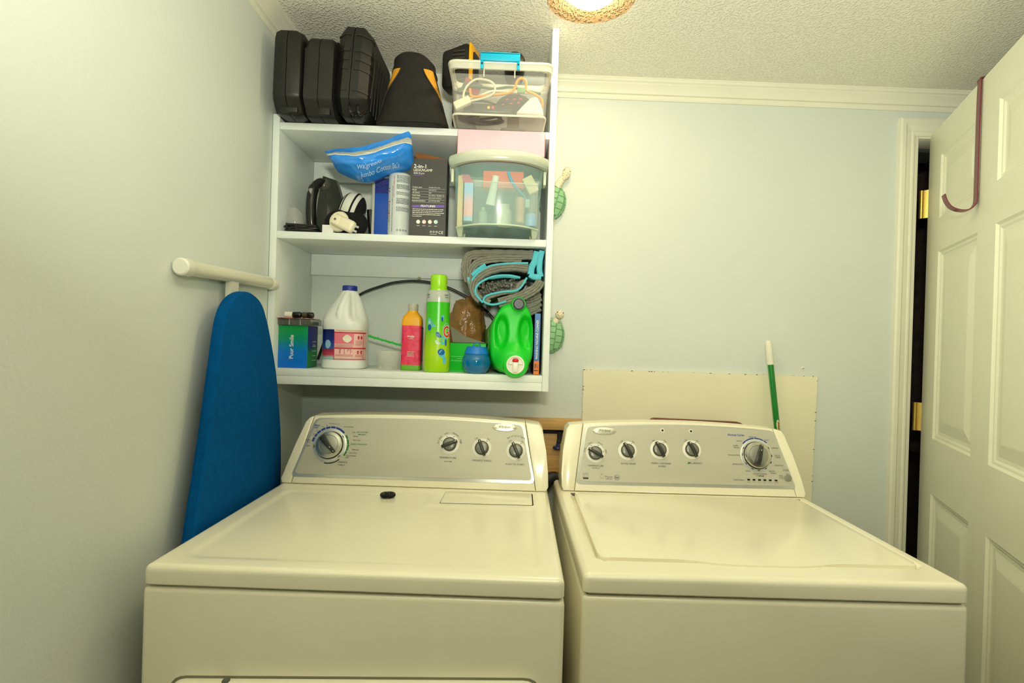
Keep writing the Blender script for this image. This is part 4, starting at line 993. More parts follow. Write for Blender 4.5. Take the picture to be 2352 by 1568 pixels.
for k in range(10): pr += [(.0132, .004 + k * .006), (.0125, .0070 + k * .006)]
lathe(bm, pr + [(.012, .070), (.004, .072)], (.0435, 1.578, CF_ + .012), 20); obj('bottle_body', bm, mat('tan_plastic', (206, 164, 124), .4), rl)
bm = BM(); lathe(bm, [(.0135, 0), (.015, .006), (.0145, .030), (.010, .036)], (.0745, 1.582, CF_ + .004), 22); item('small_blue_jar', bm, mat('sky_gloss', (104, 178, 226), .3), 'small sky blue jar at the right inside the bow-front box', 'jar')
bm = BM(); lathe(bm, [(.014, 0), (.014, .052), (.011, .060)], (.0765, 1.612, CF_ + .04), 20); item('grey_green_bottle', bm, mat('grey_green', (96, 128, 122), .4), 'grey green bottle above the blue jar in the bow-front box', 'bottle')
bm = BM(); lathe(bm, [(.020, 0), (.021, .004), (.021, .040), (.019, .044), (.015, .045), (.015, .060), (.012, .061)], (.000, 1.590, CF_ + .004), 24); item('pale_jar', bm, mat('pale_jar', (206, 214, 186), .3), 'pale jar standing in the middle of the bow-front box', 'jar')
bm = BM(); lathe(bm, [(.012, 0), (.012, .034), (.006, .040), (.006, .048)], (-.060, 1.578, CF_ + .004), 18); item('grey_nail_bottle', bm, mat('pewter_glass', (150, 168, 156), .25), 'small grey bottle left of the pale jar in the bow-front box', 'bottle')

# pink box resting on it
pkx = thing('pink_box', 'flat pale pink box resting on the bow-front clear box', 'box', (-.014, 1.66, 1.839))
bm = BM(); box(bm, -.136, .1075, 1.558, 1.77, 1.8395, 1.9085, .0012); k_ = obj('box_lid', bm, mat('pink_card', (240, 194, 208), .55, var=.02), pkx)
for x in (-.1362, .1070):
    bm = BM(); box(bm, x, x + .0008, 1.5576, 1.5584, 1.8405, 1.9075); obj('edge_crease', bm, mat('pink_edge', (190, 110, 110), .6), pkx)

# black lamp carton
lb = thing('black_lamp_carton', 'black printed lamp carton with torn open brown top on the middle shelf', 'carton', (-.224, 1.70, MS))
LF = 1.645
x0, x1, y1, zt = -.2775, -.1715, 1.72, 1.850
bm = BM()
for q in ((x0, x1, LF - .0012, LF), (x0, x1, y1, y1 + .0012), (x0, x0 + .0012, LF, y1), (x1 - .0012, x1, LF, y1)): box(bm, *q, MS, zt)
box(bm, x0, x1, LF, y1, MS, MS + .0012)
obj('carton_body', bm, mat('black_card', (58, 57, 54), .45, var=.12, vs=20), lb, smooth=False)
KRAFT = mat('kraft_brown', (150, 92, 40), .8, var=.15, vs=30)
bm = BM(); loft(bm, [[(x0 + .002, y1 - .002, zt - .004), (x1 - .002, y1 - .002, zt - .004), (x1 - .002, y1 - .0035, zt - .004), (x0 + .002, y1 - .0035, zt - .004)], [(x0 + .002, y1 - .004, zt + .040), (x1 - .006, y1 - .004, zt + .022), (x1 - .006, y1 - .0055, zt + .022), (x0 + .002, y1 - .0055, zt + .040)]]); obj('back_flap', bm, KRAFT, lb)
bm = BM(); loft(bm, [[(x0 + .001, LF + .003, zt - .003), (x0 + .001, y1 - .004, zt - .003), (x0 + .002, y1 - .004, zt - .003), (x0 + .002, LF + .003, zt - .003)], [(x0 + .004, LF + .012, zt + .012), (x0 + .006, y1 - .006, zt + .022), (x0 + .007, y1 - .006, zt + .022), (x0 + .005, LF + .012, zt + .012)]]); obj('side_flap', bm, KRAFT, lb)
WI = mat('white_ink', (238, 236, 226), .5)
PL = lambda x, y: V((x, LF - .0019, y))
bm = BM(); text(bm, '2-in-1', -.2690, 1.8262, .0155, PL, align='L', bold=.02, width=.036); text(bm, 'LED/UVLAMP', -.2690, 1.8150, .0105, PL, align='L', bold=.015, width=.0545); text(bm, 'SUN S2 pro', -.2690, 1.8062, .0078, PL, align='L', bold=.01, width=.031)
rows = (('Product name', 'UVLED Nail Lamp'), ('Model', 'SUN S2 Pro'), ('AC Power', '200W'), ('Rated Input', '100-240Vac 50/60Hz 1A'), ('Dimension', '207mm*201mm*231mm'), ('Executive Standard', 'Q/YCHC 001-2018'))
for k, (a, b_) in enumerate(rows):
    z = 1.7650 - k * .0079 + .0003
    text(bm, a, -.2712, z, .0050, PL, align='L', bold=.015); text(bm, b_, -.2235, z, .0048, PL, align='L', width=len(b_) * .0022)
    bar(bm, -.2705, -.1765, z - .0045, z - .0041, PL)
for k in range(5): greek(bm, -.2695, -.2695 + (.092, .088, .093, .082, .028)[k], 1.7003 - k * .0052, .0020, PL, k)
for k in range(4): greek(bm, -.256 + k * .0172, -.2475 + k * .0172, 1.6520, .0014, PL, 20 + k)
text(bm, 'CE', -.1845, 1.6340, .0125, PL, width=.0135); greek(bm, -.2165, -.197, 1.6285, .0014, PL, 3)
for x in (-.2140, -.2055, -.1970): arcband(bm, x, 1.6360, .0017, .0028, 0, 360, PL, 12)
obj('lettering', bm, WI, lb, smooth=False, kind='stuff')
bm = BM(); flat(bm, rpoly([(-.2712, 1.7050), (-.1762, 1.7082), (-.1762, 1.7155), (-.2712, 1.7125)], .0036), PL); bar(bm, -.2690, -.2470, 1.7990, 1.8010, PL); flat(bm, circ(-.242, 1.800, .0014, 10), PL); obj('purple_print', bm, mat('purple_ink', (118, 84, 176), .5), lb, smooth=False, kind='stuff')
bm = BM(); text(bm, 'FEATURES', -.2240, 1.7104, .0085, lambda x, y: V((x, LF - .0023, y)), width=.042, bold=.02); obj('banner_lettering', bm, WI, lb, smooth=False, kind='stuff')
for k, col in enumerate(((238, 234, 214), (238, 206, 204), (226, 184, 110), (184, 222, 226))):
    bm = BM(); flat(bm, circ(-.2517 + k * .0172, 1.6640 + k * .0004, .0058, 20), PL); obj('colour_dot', bm, mat('dot_%d' % k, col, .5, col2=(244, 240, 226), vs=90), lb, smooth=False)
bm = BM()
for k in range(3): flat(bm, [(1.66 + .05 * math.cos(a) * .3, 1.68 + .03 * k + .012 * math.sin(a)) for a in [2 * PI * i / 14 for i in range(14)]], lambda y, z: V((x1 + .0018, y + .02, z)))
obj('side_print', bm, mat('side_print', (96, 76, 70), .6), lb, smooth=False, kind='stuff')

# grey aerosol can
AC, AR = V((-.3130, 1.676, MS)), .0338
ca_ = thing('aerosol_can', 'grey white cylinder can with fine print between blue box and black carton', 'can', AC)
bm = BM(); lathe(bm, [(AR - .002, .0), (AR, .002), (AR, .178), (AR - .0008, .183), (AR - .004, .1865), (AR - .010, .188), (.003, .188)], AC, 40); obj('can_body', bm, mat('can_grey', (206, 212, 212), .32, var=.02), ca_)
def CW(x, y): a = (x - AC.x) / AR; return AC + V(((AR + .0004) * math.sin(a), -(AR + .0004) * math.cos(a), y - MS))
bm = BM(); X0 = AC.x
for k, (y0, y1, n) in enumerate(((1.775, 1.797, 7), (1.756, 1.770, 5), (1.738, 1.748, 3), (1.712, 1.730, 6), (1.690, 1.704, 4))):
    for j in range(n): greek(bm, X0 - .004, X0 + .036, y1 - (y1 - y0) * j / n, .0016, CW, k * 10 + j)
for j in range(9): greek(bm, X0 - .035, X0 - .028, 1.715 - j * .0036, .0015, CW, j)
for j in range(5): greek(bm, X0 - .0345, X0 - .026, 1.680 - j * .004, .0015, CW, j)
bar(bm, X0 - .034, X0 - .029, 1.752, 1.7555, CW, 2); bar(bm, X0 - .034, X0 - .029, 1.760, 1.7635, CW, 2)
text(bm, 'REMOVEDOR PROFESIONAL DE ESMALTE DE UNAS', X0 - .0165, 1.700, .0040, CW, rot=PI / 2, width=.135, bold=.01)
for k in range(4): arcband(bm, X0 + .001 + k * .0085, 1.6375, .0016, .0027, 0, 360, CW, 12)
obj('fine_print', bm, DARK, ca_, smooth=False, kind='stuff')
bm = BM(); text(bm, 'NAIL POLISH REMOVER', X0 - .0120, 1.765, .0045, CW, rot=PI / 2, width=.062, bold=.015)
bar(bm, X0 - .0355, X0 - .026, 1.721, 1.7245, CW, 2); bar(bm, X0 - .0355, X0 - .027, 1.686, 1.6905, CW, 2); obj('red_print', bm, mat('can_red', (226, 84, 74), .5), ca_, smooth=False, kind='stuff')

# blue box behind the can
bb = thing('blue_box', 'tall blue box with speckled navy top behind the aerosol can', 'box', (-.34, 1.77, MS))
bm = BM(); box(bm, -.4075, -.2800, 1.728, 1.80, MS, 1.812, .0015); k_ = obj('box_body', bm, mat('royal_blue', (24, 84, 190), .45, var=.04), bb)
bm = BM(); box(bm, -.3995, -.2805, 1.7272, 1.7279, 1.7650, 1.811); obj('navy_print', bm, mat('navy_speckle', (14, 22, 80), .5, col2=(30, 60, 200), vs=420, detail=0, c2lo=.5, c2hi=.62), bb, smooth=False, kind='stuff')
bm = BM(); box(bm, -.4080, -.4000, 1.7270, 1.80, MS + .0005, 1.8115, .001); obj('grey_edge', bm, mat('grey_edge', (196, 196, 180), .5), bb)

# bag of cotton balls lying across the box and can
cb = thing('cotton_ball_bag', 'shiny blue plastic bag of cotton balls lying across the middle shelf things', 'bag', (-.39, 1.68, 1.80))
BLUB = mat('blue_film', (44, 142, 240), .22, var=.10, vs=26, bump=.0022, bs=34, coat=.4)
FILM = mat('clear_film', (205, 204, 190), .18, var=.06, vs=30, bump=.001, bs=60, alpha=.72)
topc = cat([(-.5114, 0, 1.8411), (-.4732, 0, 1.8500), (-.4183, 0, 1.8555), (-.3418, 0, 1.8800), (-.2829, 0, 1.9045), (-.2700, 0, 1.8960)], 8)
botc = cat([(-.5000, 0, 1.8200), (-.4939, 0, 1.8064), (-.4582, 0, 1.7900), (-.4092, 0, 1.7780), (-.3500, 0, 1.8015), (-.3050, 0, 1.8120), (-.2685, 0, 1.8300)], 7)
def lerpc(c_, t):
    f_ = max(0, min(len(c_) - 1.001, t * (len(c_) - 1))); i = int(f_); return c_[i] * (1 - (f_ - i)) + c_[i + 1] * (f_ - i)
def bagp(u, v, side):
    p = lerpc(botc, u) * (1 - v) + lerpc(topc, u) * v
    th = .050 * (math.sin(PI * min(1, max(0, u))) ** .5) * math.sin(PI * min(1, v / .76) ** .8) ** .6 if v < .76 else .0
    th *= 1 + .12 * noise.noise(V((u * 5, v * 4, side)))
    wr = .0045 * noise.noise(V((u * 11, v * 5, 3.3))) + .003 * noise.noise(V((u * 26, v * 9, 1.3)))
    yc = 1.660 - .075 * v
    return V((p.x, yc + side * (th + .0008) + wr, p.z + .002 * noise.noise(V((u * 9, v * 7, 8)))))
def band(v0, v1, nv):
    bm = BM(); ring_ = lambda i, j: bagp(1 - abs(1 - 2 * i), v0 + (v1 - v0) * j, -1 if i <= .5 else 1)
    surf(bm, ring_, 72, nv, cu=True); return bm
bd = obj('bag_body', band(0, .68, 16), BLUB, cb, ang=2); obj('clear_band', band(.675, .865, 5), FILM, cb, ang=2); obj('top_strip', band(.86, 1, 4), BLUB, cb, ang=2)
bm = BM(); tube(bm, [bagp(i / 30, .69, -1) + V((0, -.0012, 0)) for i in range(31)], .0013, 6); obj('zip_seal', bm, mat('zip_white', (236, 234, 214), .3), cb)
def BP(x, y): return bagp(x, y, -1) + V((0, -.0012, 0))
bm = BM()
def BT(x, y):            # print laid on the lower front of the bag
    u = .30 + x / .23; return bagp(max(.02, min(.98, u)), .17 + y / .075, -1) + V((0, -.0014, 0))
text(bm, 'Walgreens', .055, .0085, .0120, BT, width=.045); text(bm, 'Jumbo Cotton Balls', .078, -.0045, .0110, BT, width=.078)
obj('lettering', bm, mat('film_ink', (205, 226, 245), .5), cb, smooth=False, kind='stuff')

# clothes iron standing on its heel
ir = thing('clothes_iron', 'black and grey clothes iron standing upright on its heel', 'iron', (-.56, 1.70, MS))
IM = Matrix.Translation((-.566, 1.745, MS)) @ Matrix.Rotation(math.radians(-32), 4, 'Z')
def boat(y, s, n=26, grow=0.0):
    out = []
    for i in range(n):
        t = i / n; q = math.sin(PI * t * 2); c_ = math.cos(2 * PI * t)
        z = .098 + .098 * c_; wv = .041 * min(1.0, (1 - ((z - .0) / .196) ** 2.2) * 1.25 + .0) if z < .196 else 0
        out.append(IM @ V((s * wv * (1 if q >= 0 else -1) * min(1, abs(q) * 4 + (0 if abs(q) > .02 else 0)) , y, z)))
    return out
bm = BM(); loft(bm, [boat(.060, .98), boat(.056, 1.0), boat(.052, .98)]); obj('soleplate', bm, mat('sole_grey', (170, 168, 156), .25, .7), ir)
bm = BM(); loft(bm, [boat(.052, .96), boat(.035, .92), boat(.015, .80), boat(.000, .58)]); obj('body_shell', bm, mat('iron_shell', (66, 66, 60), .25, var=.2, vs=12, alpha=1), ir)
bm = BM(); tube(bm, [IM @ V(p) for p in cat([(0, .010, .176), (0, -.012, .172), (0, -.032, .150), (0, -.040, .115), (0, -.040, .070), (0, -.034, .030), (0, -.012, .006), (0, .02, .006)], 6)], [.013] * 12 + [.0155] * 18 + [.018] * 13, 14); hd = obj('handle', bm, mat('iron_black', (24, 24, 22), .25), ir)
bm = BM(); box(bm, -.011, .011, -.052, -.040, .118, .146, .005, 3, m=IM); obj('spray_button', bm, mat('button_grey', (150, 150, 140), .3), hd)
bm = BM(); box(bm, -.0006, .0006, -.0528, -.050, .120, .144, m=IM); obj('button_split', bm, SEAM, hd)
bm = BM(); ell(bm, (0, .010, .168), (.018, .022, .022), 14, 8, m=IM); obj('water_tank', bm, mat('smoke_plastic', (96, 96, 86), .12, alpha=.8), ir)
# its cord, looped in front
bm = BM(); pts = []
for i in range(150):
    a = 2 * PI * i / 28; pts.append(V((-.600 + .045 * math.cos(a) + .006 * math.sin(a * 2.3), 1.672 + .022 * math.sin(a) + .004 * math.cos(i * .7), MS + .006 + i * .00011 + .004 * math.sin(a * .5) + (.004 if math.cos(a) < -.9 else 0))))
tube(bm, pts, .0036, 7)
one('black_power_cord', bm, mat('cord_black', (20, 20, 20), .4), 'bundle of black power cord at the left end of the middle shelf', 'cord', (-.6, 1.672, MS))
# clear pouring cup leaning on the left side
bm = BM(); mc = Matrix.Translation((-.6275, 1.700, MS + .010)) @ Matrix.Rotation(-.12, 4, 'Y')
lathe(bm, [(.012, 0), (.020, .006), (.026, .026), (.026, .045), (.020, .062), (.010, .074), (.0092, .0735), (.0188, .061), (.0248, .045), (.0248, .027), (.019, .008)], (0, 0, 0), 22, m=mc)
one('clear_pouring_cup', bm, mat('cup_clear', (236, 238, 226), .12, alpha=.12), 'small clear filling cup leaning beside the iron on the middle shelf', 'cup', (-.6275, 1.700, MS))
# black knitted cap with a striped band
hp = thing('knitted_hat', 'black knitted cap with white striped band behind the white plug', 'hat', (-.47, 1.72, MS))
KNIT = mat('black_knit', (12, 12, 12), .95, var=.4, vs=90, bump=.001, bs=300)
bm = BM(); ell(bm, (-.4760, 1.704, MS + .041), (.066, .042, .047), 26, 14, fn=lambda d: 1 + .10 * noise.noise(d * 1.7)); obj('crown', bm, KNIT, hp)
KW = mat('white_knit', (226, 226, 214), .9, bump=.0008, bs=300)
def capb(i, j, r):
    a = -.35 + 2.9 * i; return V((-.466 + (r + .0) * .040 * math.cos(PI - a) * 1.0 + .014 * j, 1.700 + .060 * j, MS + .092 + (r * .048) * math.sin(a) - .010))
HM = Matrix.Translation((-.4640, 1.712, MS + .086)) @ Matrix.Rotation(.35, 4, 'Y')
bm = BM(); ell(bm, (0, 0, 0), (.040, .042, .054), 26, 14, m=HM); obj('band', bm, KW, hp)
for k in range(4):
    x0_, x1_ = ((-.034, -.0285), (-.024, -.021), (.004, .009), (.020, .0395))[k]
    bm = BM(); rows = []
    for q in range(6):
        x = x0_ + (x1_ - x0_) * q / 5; g = 1.012 * math.sqrt(max(.01, 1 - (x / .0405) ** 2))
        rows.append([HM @ V((x, .0428 * g * math.cos(2 * PI * i / 26), .055 * g * math.sin(2 * PI * i / 26))) for i in range(26)])
    loft(bm, rows); obj('black_stripe', bm, KNIT, hp)
rb = thing('round_bristle_brush', 'black bristle brush half hidden between cap and blue box', 'brush', (-.405, 1.74, MS))
bm = BM(); tube(bm, [(-.408, 1.745, MS + .002), (-.418, 1.745, MS + .095)], .010, 12); k_ = obj('barrel', bm, BLACKP, rb)
bm = BM(); rr = random.Random(9)
for i in range(170):
    h = rr.random(); a = rr.random() * 2 * PI; p = V((-.408 - .010 * h, 1.745, MS + .004 + .092 * h)); d = V((math.cos(a), math.sin(a), .25))
    q = p + d * .020; s = V((-math.sin(a), math.cos(a), 0)) * .0007
    bm.faces.new([bm.verts.new(p + s), bm.verts.new(p - s), bm.verts.new(q)])
obj('bristles', bm, BLACKP, rb, smooth=False, kind='stuff')
# white plug-in device and small white box
wp = thing('white_plug_device', 'cream white plug-in device lying on its side at the shelf edge', 'plug', (-.45, 1.655, MS))
WM = Matrix.Translation((-.478, 1.652, MS + .034)) @ Matrix.Rotation(.42, 4, 'Y') @ Matrix.Rotation(-.25, 4, 'Z')
IV = mat('ivory_plastic', (240, 230, 202), .35)
bm = BM(); lathe(bm, [(.030, 0), (.031, .004), (.028, .009), (.020, .011)], (-.006, 0, 0), 26, m=WM @ Matrix.Rotation(PI / 2, 4, 'X') @ Matrix.Scale(1.0, 4)); obj('back_shell', bm, IV, wp)
bm = BM(); box(bm, -.016, .056, -.030, -.006, -.018, .018, .009, 3, m=WM); k_ = obj('housing', bm, IV, wp)
bm = BM(); box(bm, -.015, .013, -.0345, -.026, -.015, .015, .006, 3, m=WM); kk = obj('face_button', bm, IV, k_)
bm = BM(); lathe(bm, [(.0034, 0), (.0034, .0008)], (0, 0, 0), 14, m=WM @ Matrix.Translation((-.001, -.0346, 0)) @ Matrix.Rotation(PI / 2, 4, 'X')); obj('nozzle', bm, mat('nozzle_grey', (96, 92, 80), .5), k_)
for dz_ in (-.007, .007):
    bm = BM(); box(bm, .056, .069, -.019, -.0172, dz_ - .003, dz_ + .003, m=WM); obj('prong', bm, CHROME, wp)
bm = BM(); box(bm, -.5325, -.500, 1.648, 1.672, MS, MS + .026, .001); one('small_white_box', bm, mat('white_card', (240, 238, 232), .5), 'tiny white box at the shelf edge left of the plug device', 'box', (-.516, 1.66, MS))

# ------------------------------------------------------------------ bottom shelf
BS = 1.2245
# green-blue tooth whitening box
px_ = thing('green_blue_box', 'box fading from green to blue at the left end of the bottom shelf', 'box', (-.612, 1.70, BS))
bm = BM(); box(bm, -.6545, -.5690, 1.660, 1.748, BS, 1.3495, .0008); obj('box_body', bm, grad_mat('green_blue_print', [(0, (0, 108, 220)), (.45, (0, 118, 208)), (.72, (0, 140, 110)), (1, (8, 152, 72))], 2, 0, .125, .35, .12), px_, smooth=False)
bm = BM(); box(bm, -.5690, -.5684, 1.6605, 1.7475, BS + .0005, 1.349); obj('side_print', bm, grad_mat('side_green_print', [(0, (20, 110, 70)), (.5, (10, 140, 60)), (.62, (12, 50, 130)), (1, (16, 30, 140))], 2, 0, .125, .4, .25), px_, smooth=False, kind='stuff')
PP = lambda x, y: V((x, 1.6590, y))
bm = BM(); text(bm, 'Puur Smile', -.6150, 1.2865, .0165, PP, rot=PI / 2, width=.0700, bold=.015)
PS = lambda x, y: V((-.5678, x, y))
for k in range(5): greek(bm, 1.700, 1.735, 1.245 + k * .014, .0025, PS, k)
text(bm, 'Smile', 1.715, 1.292, .010, PS)
obj('lettering', bm, WI, px_, smooth=False, kind='stuff')
dc = thing('clear_black_case', 'flat clear case of black pieces on top of the green-blue box', 'case', (-.605, 1.70, 1.350))
bm = BM(); box(bm, -.6540, -.5560, 1.650, 1.745, 1.3500, 1.3690, .002); obj('case_shell', bm, mat('smoke_clear', (120, 122, 112), .15, alpha=.5), dc)
rr = random.Random(2)
for k in range(9):
    bm = BM(); x = -.648 + k * .0098; box(bm, x, x + .008, 1.653, 1.735, 1.352, 1.3625 + rr.uniform(-.003, .002), .002); obj('black_piece', bm, BLACKP, dc)
for x in (-.6210, -.5890):
    bm = BM(); box(bm, x, x + .001, 1.6495, 1.745, 1.351, 1.3685); obj('divider', bm, CLEARR, dc)
pc = BM(); box(pc, -.6542, -.5580, 1.640, 1.735, 1.3696, 1.3712, .0004); one('pink_card', pc, mat('pink_card_edge', (220, 160, 140), .5, col2=(90, 60, 66), vs=20), 'thin pinkish card lying under the nail polish bottles', 'card', (-.606, 1.69, 1.3696))
def polish(x0, x1, x2, label, c0, c1, y):
    t = thing('nail_polish_bottle', label, 'bottle', (x1, y, 1.3715), None, 'nail polish bottles lying on the green-blue box')
    R = Matrix.Rotation(PI / 2, 4, 'Y')
    bm = BM(); lathe(bm, [(.0080, 0), (.0088, .001), (.0088, x1 - x0 - .001), (.008, x1 - x0)], (0, 0, 0), 18, m=Matrix.Translation((x0, y, 1.3806)) @ R); obj('cap', bm, c0, t)
    bm = BM(); lathe(bm, [(.0085, 0), (.0090, .001), (.0090, x2 - x1 - .003), (.007, x2 - x1)], (0, 0, 0), 18, m=Matrix.Translation((x1, y, 1.3806)) @ R); obj('bottle_glass', bm, c1, t)
polish(-.6350, -.6125, -.5880, 'nail polish bottle with white cap lying on the pinkish card', WHITEP, mat('black_gloss', (18, 18, 18), .2), 1.657)
polish(-.5868, -.5720, -.5540, 'dark olive nail polish bottle lying end to end with the white capped one', mat('olive_gloss', (72, 64, 46), .25), mat('black_gloss', (18, 18, 18), .2), 1.662)

# bleach jug
JX, JY = -.4760, 1.7275; JR = .0660
jg = thing('bleach_jug', 'white bleach jug with blue cap and pink printed label', 'jug', (JX, JY, BS))
def jrad(z):
    P_ = [(0, .92), (.004, .985), (.012, 1.0), (.020, .985), (.026, .975), (.118, .975), (.124, 1.0), (.142, 1.0), (.155, .96), (.17, .87), (.20, .65), (.225, .44), (.236, .33), (.240, .30), (.250, .29)]
    for (a, b_), (c_, d) in zip(P_[:-1], P_[1:]):
        if z <= c_: return JR * (b_ + (d - b_) * (z - a) / max(1e-9, c_ - a))
    return JR * .29
def jpt(a, z, off=0.0):
    r = jrad(z) + off; e = 2 / (2.0 + .7 * (1 - sstep(.14, .22, z)))
    c_, s_ = math.cos(a), math.sin(a)
    k = 1.0
    if .140 < z < .238:       # hand recesses either side of the moulded handle
        d = abs((a + PI / 2 - .10 + PI) % (2 * PI) - PI)
        hollow = sstep(.12, .50, d) * sstep(1.55, .85, d) * sstep(.140, .158, z) * sstep(.238, .222, z)
        right = 1.0 if ((a + PI / 2 - .10 + PI) % (2 * PI) - PI) > 0 else .25
        k -= .24 * hollow * right
        k += .05 * sstep(.24, .12, d) * sstep(.145, .165, z) * sstep(.238, .22, z)
    return V((JX + .0085 * sstep(.15, .236, z) + math.copysign(abs(c_) ** e, c_) * r * k, JY + math.copysign(abs(s_) ** e, s_) * r * k, BS + z))
bm = BM(); zz = [0, .004, .012, .020, .026, .05, .08, .118, .124, .132, .142, .15, .158, .168, .178, .19, .20, .21, .22, .23, .236, .240, .250]
loft(bm, [[jpt(2 * PI * i / 64, z) for i in range(64)] for z in zz]); obj('jug_body', bm, mat('jug_white', (236, 240, 234), .38, var=.02), jg)
bm = BM(); tube(bm, cat([(JX + .008, JY - .004, BS + .238), (JX + .008, JY - .019, BS + .226), (JX + .004, JY - .034, BS + .205), (JX - .003, JY - .045, BS + .182), (JX - .004, JY - .0520, BS + .160), (JX - .003, JY - .052, BS + .140)], 6), [.0105] * 8 + [.0115] * 14 + [.0135] * 9, 14); obj('handle', bm, _M['jug_white'], jg)
bm = BM(); lathe(bm, [(.0212, .236), (.0225, .2375), (.0225, .2500), (.021, .2525), (.004, .2532)], (JX + .0085, JY, BS), 30); cp = obj('cap', bm, mat('cap_blue', (16, 44, 150), .4, var=.2, vs=300), jg)
def JW(x, y): return jpt(x, y, .0007)        # x = angle, y = height above shelf
A0 = -PI / 2 + .16
def patch(a0, a1, z0, z1, off, n=14):
    bm = BM(); surf(bm, lambda i, j: jpt(a0 + (a1 - a0) * i, z0 + (z1 - z0) * j, off), n, 1); return bm
obj('label_blue', patch(A0 - 1.15, A0 - .30, .0275, .1170, .0005), grad_mat('bleach_blue', [(0, (120, 190, 190)), (.12, (170, 200, 200)), (.2, (200, 70, 90)), (.38, (150, 40, 70)), (.42, (30, 90, 170)), (.7, (16, 40, 130)), (1, (12, 24, 90))], 2, .0275, .117, .4, .1), jg)
obj('label_pink', patch(A0 - .32, A0 + 1.35, .0275, .1170, .0006), mat('label_pink', (246, 196, 190), .45, var=.02), jg)
bm = BM()
J7 = lambda x, y: jpt(x, y, .0011)
def jb(bm, a0, a1, z0, z1): bar(bm, a0, a1, z0, z1, J7, 8)
jb(bm, A0 - .31, A0 + 1.3, .1060, .1100); jb(bm, A0 - .31, A0 + .45, .0600, .0640); jb(bm, A0 + .45, A0 + 1.3, .0600, .0640); jb(bm, A0 - .32, A0 - .29, .0280, .112); jb(bm, A0 + 1.02, A0 + 1.05, .0300, .110); jb(bm, A0 - .31, A0 + 1.3, .0278, .0295)
for a, z in ((A0 + .66, .094), (A0 + .64, .050)):
    flat(bm, [(a - .06, z + .005), (a - .045, z - .005), (a + .045, z - .005), (a + .06, z + .005)], J7); bar(bm, a + .11, a + .15, z - .0006, z + .0006, J7); bar(bm, a + .124, a + .136, z - .003, z + .003, J7)
arcband(bm, A0 + .88, .095, .0, .0001, 0, 1, J7, 1)
for a, z in ((A0 + .88, .094),):
    flat(bm, [(a + .07 * math.cos(t), z + .0055 * math.sin(t)) for t in [2 * PI * k / 16 for k in range(16)]], J7)
flat(bm, [(A0 + .82, .0555), (A0 + .835, .0445), (A0 + .925, .0445), (A0 + .94, .0555)], J7)
rr = random.Random(4)
for i in range(8):
    for j in range(3):
        if rr.random() < .75: jb(bm, A0 - .16 + i * .062, A0 - .16 + i * .062 + rr.uniform(.018, .045), .0465 + j * .0045, .0465 + j * .0045 + .003)
obj('label_print', bm, mat('label_crimson', (200, 44, 74), .5), jg, smooth=False, kind='stuff')
bm = BM(); surf(bm, lambda i, j: jpt(A0 - .29 + .68 * i, .0755 + .0300 * j, .0009), 8, 1); obj('label_panel', bm, mat('label_rose', (238, 122, 142), .5), jg)
bm = BM(); flat(bm, [(-PI / 2 + math.asin(((.0215 + .0118 * math.cos(t) * (1 + .05 * math.cos(4 * t))) / .0645) ** 1.35), .0905 + .0112 * math.sin(t) * (1 + .05 * math.cos(4 * t))) for t in [2 * PI * k / 32 for k in range(32)]], lambda x, y: jpt(x, y, .0026)); bar(bm, A0 - .3, A0 + 1.3, .1115, .1165, J7, 12); bar(bm, A0 - .29, A0 + 1.0, .0300, .0335, J7, 10); obj('label_emblem', bm, mat('label_cream', (240, 232, 206), .5), jg, smooth=False, kind='stuff')
bm = BM()
for k in range(5): bar(bm, A0 - .27, A0 + (.38, .30, .36, .33, .15)[k], .0725 - k * .0024, .0733 - k * .0024, lambda x, y: jpt(x, y, .0013), 6)
for k in range(6): bar(bm, A0 + .48, A0 + (.98, .9, .97, .95, .92, .8)[k], .0840 - k * .0028, .0848 - k * .0028, J7, 5)
for k in range(3): bar(bm, A0 - .26, A0 + .36, .0430 - k * .0025, .0438 - k * .0025, J7, 5); bar(bm, A0 + .48, A0 + .97, .0420 - k * .0025, .0428 - k * .0025, J7, 5)
for k in range(2): bar(bm, A0 - .27, A0 + .98, .1130 + k * .0018, .1136 + k * .0018, lambda x, y: jpt(x, y, .0015), 12); bar(bm, A0 - .27, A0 + .97, .0305 + k * .0015, .0311 + k * .0015, lambda x, y: jpt(x, y, .0015), 12)
obj('label_lines', bm, mat('label_rust', (196, 110, 104), .5), jg, smooth=False, kind='stuff')
bm = BM(); flat(bm, [(A0 - .62 + .17 * math.cos(t), .073 + .013 * math.sin(t)) for t in [2 * PI * k / 24 for k in range(24)]], lambda x, y: jpt(x, y, .0012)); obj('label_towel', bm, mat('label_sky', (150, 190, 220), .5), jg, smooth=False)
for s, a0 in ((-1, -.98), (1, 1.05)):
    for k in range(8):
        z = .150 + k * .0085; bm = BM(); tube(bm, [jpt(A0 + a0 + t * .16, z + t * .003, .0) for t in (-.5, 0, .5)], .0011, 6); obj('grip_rib', bm, _M['jug_white'], jg)

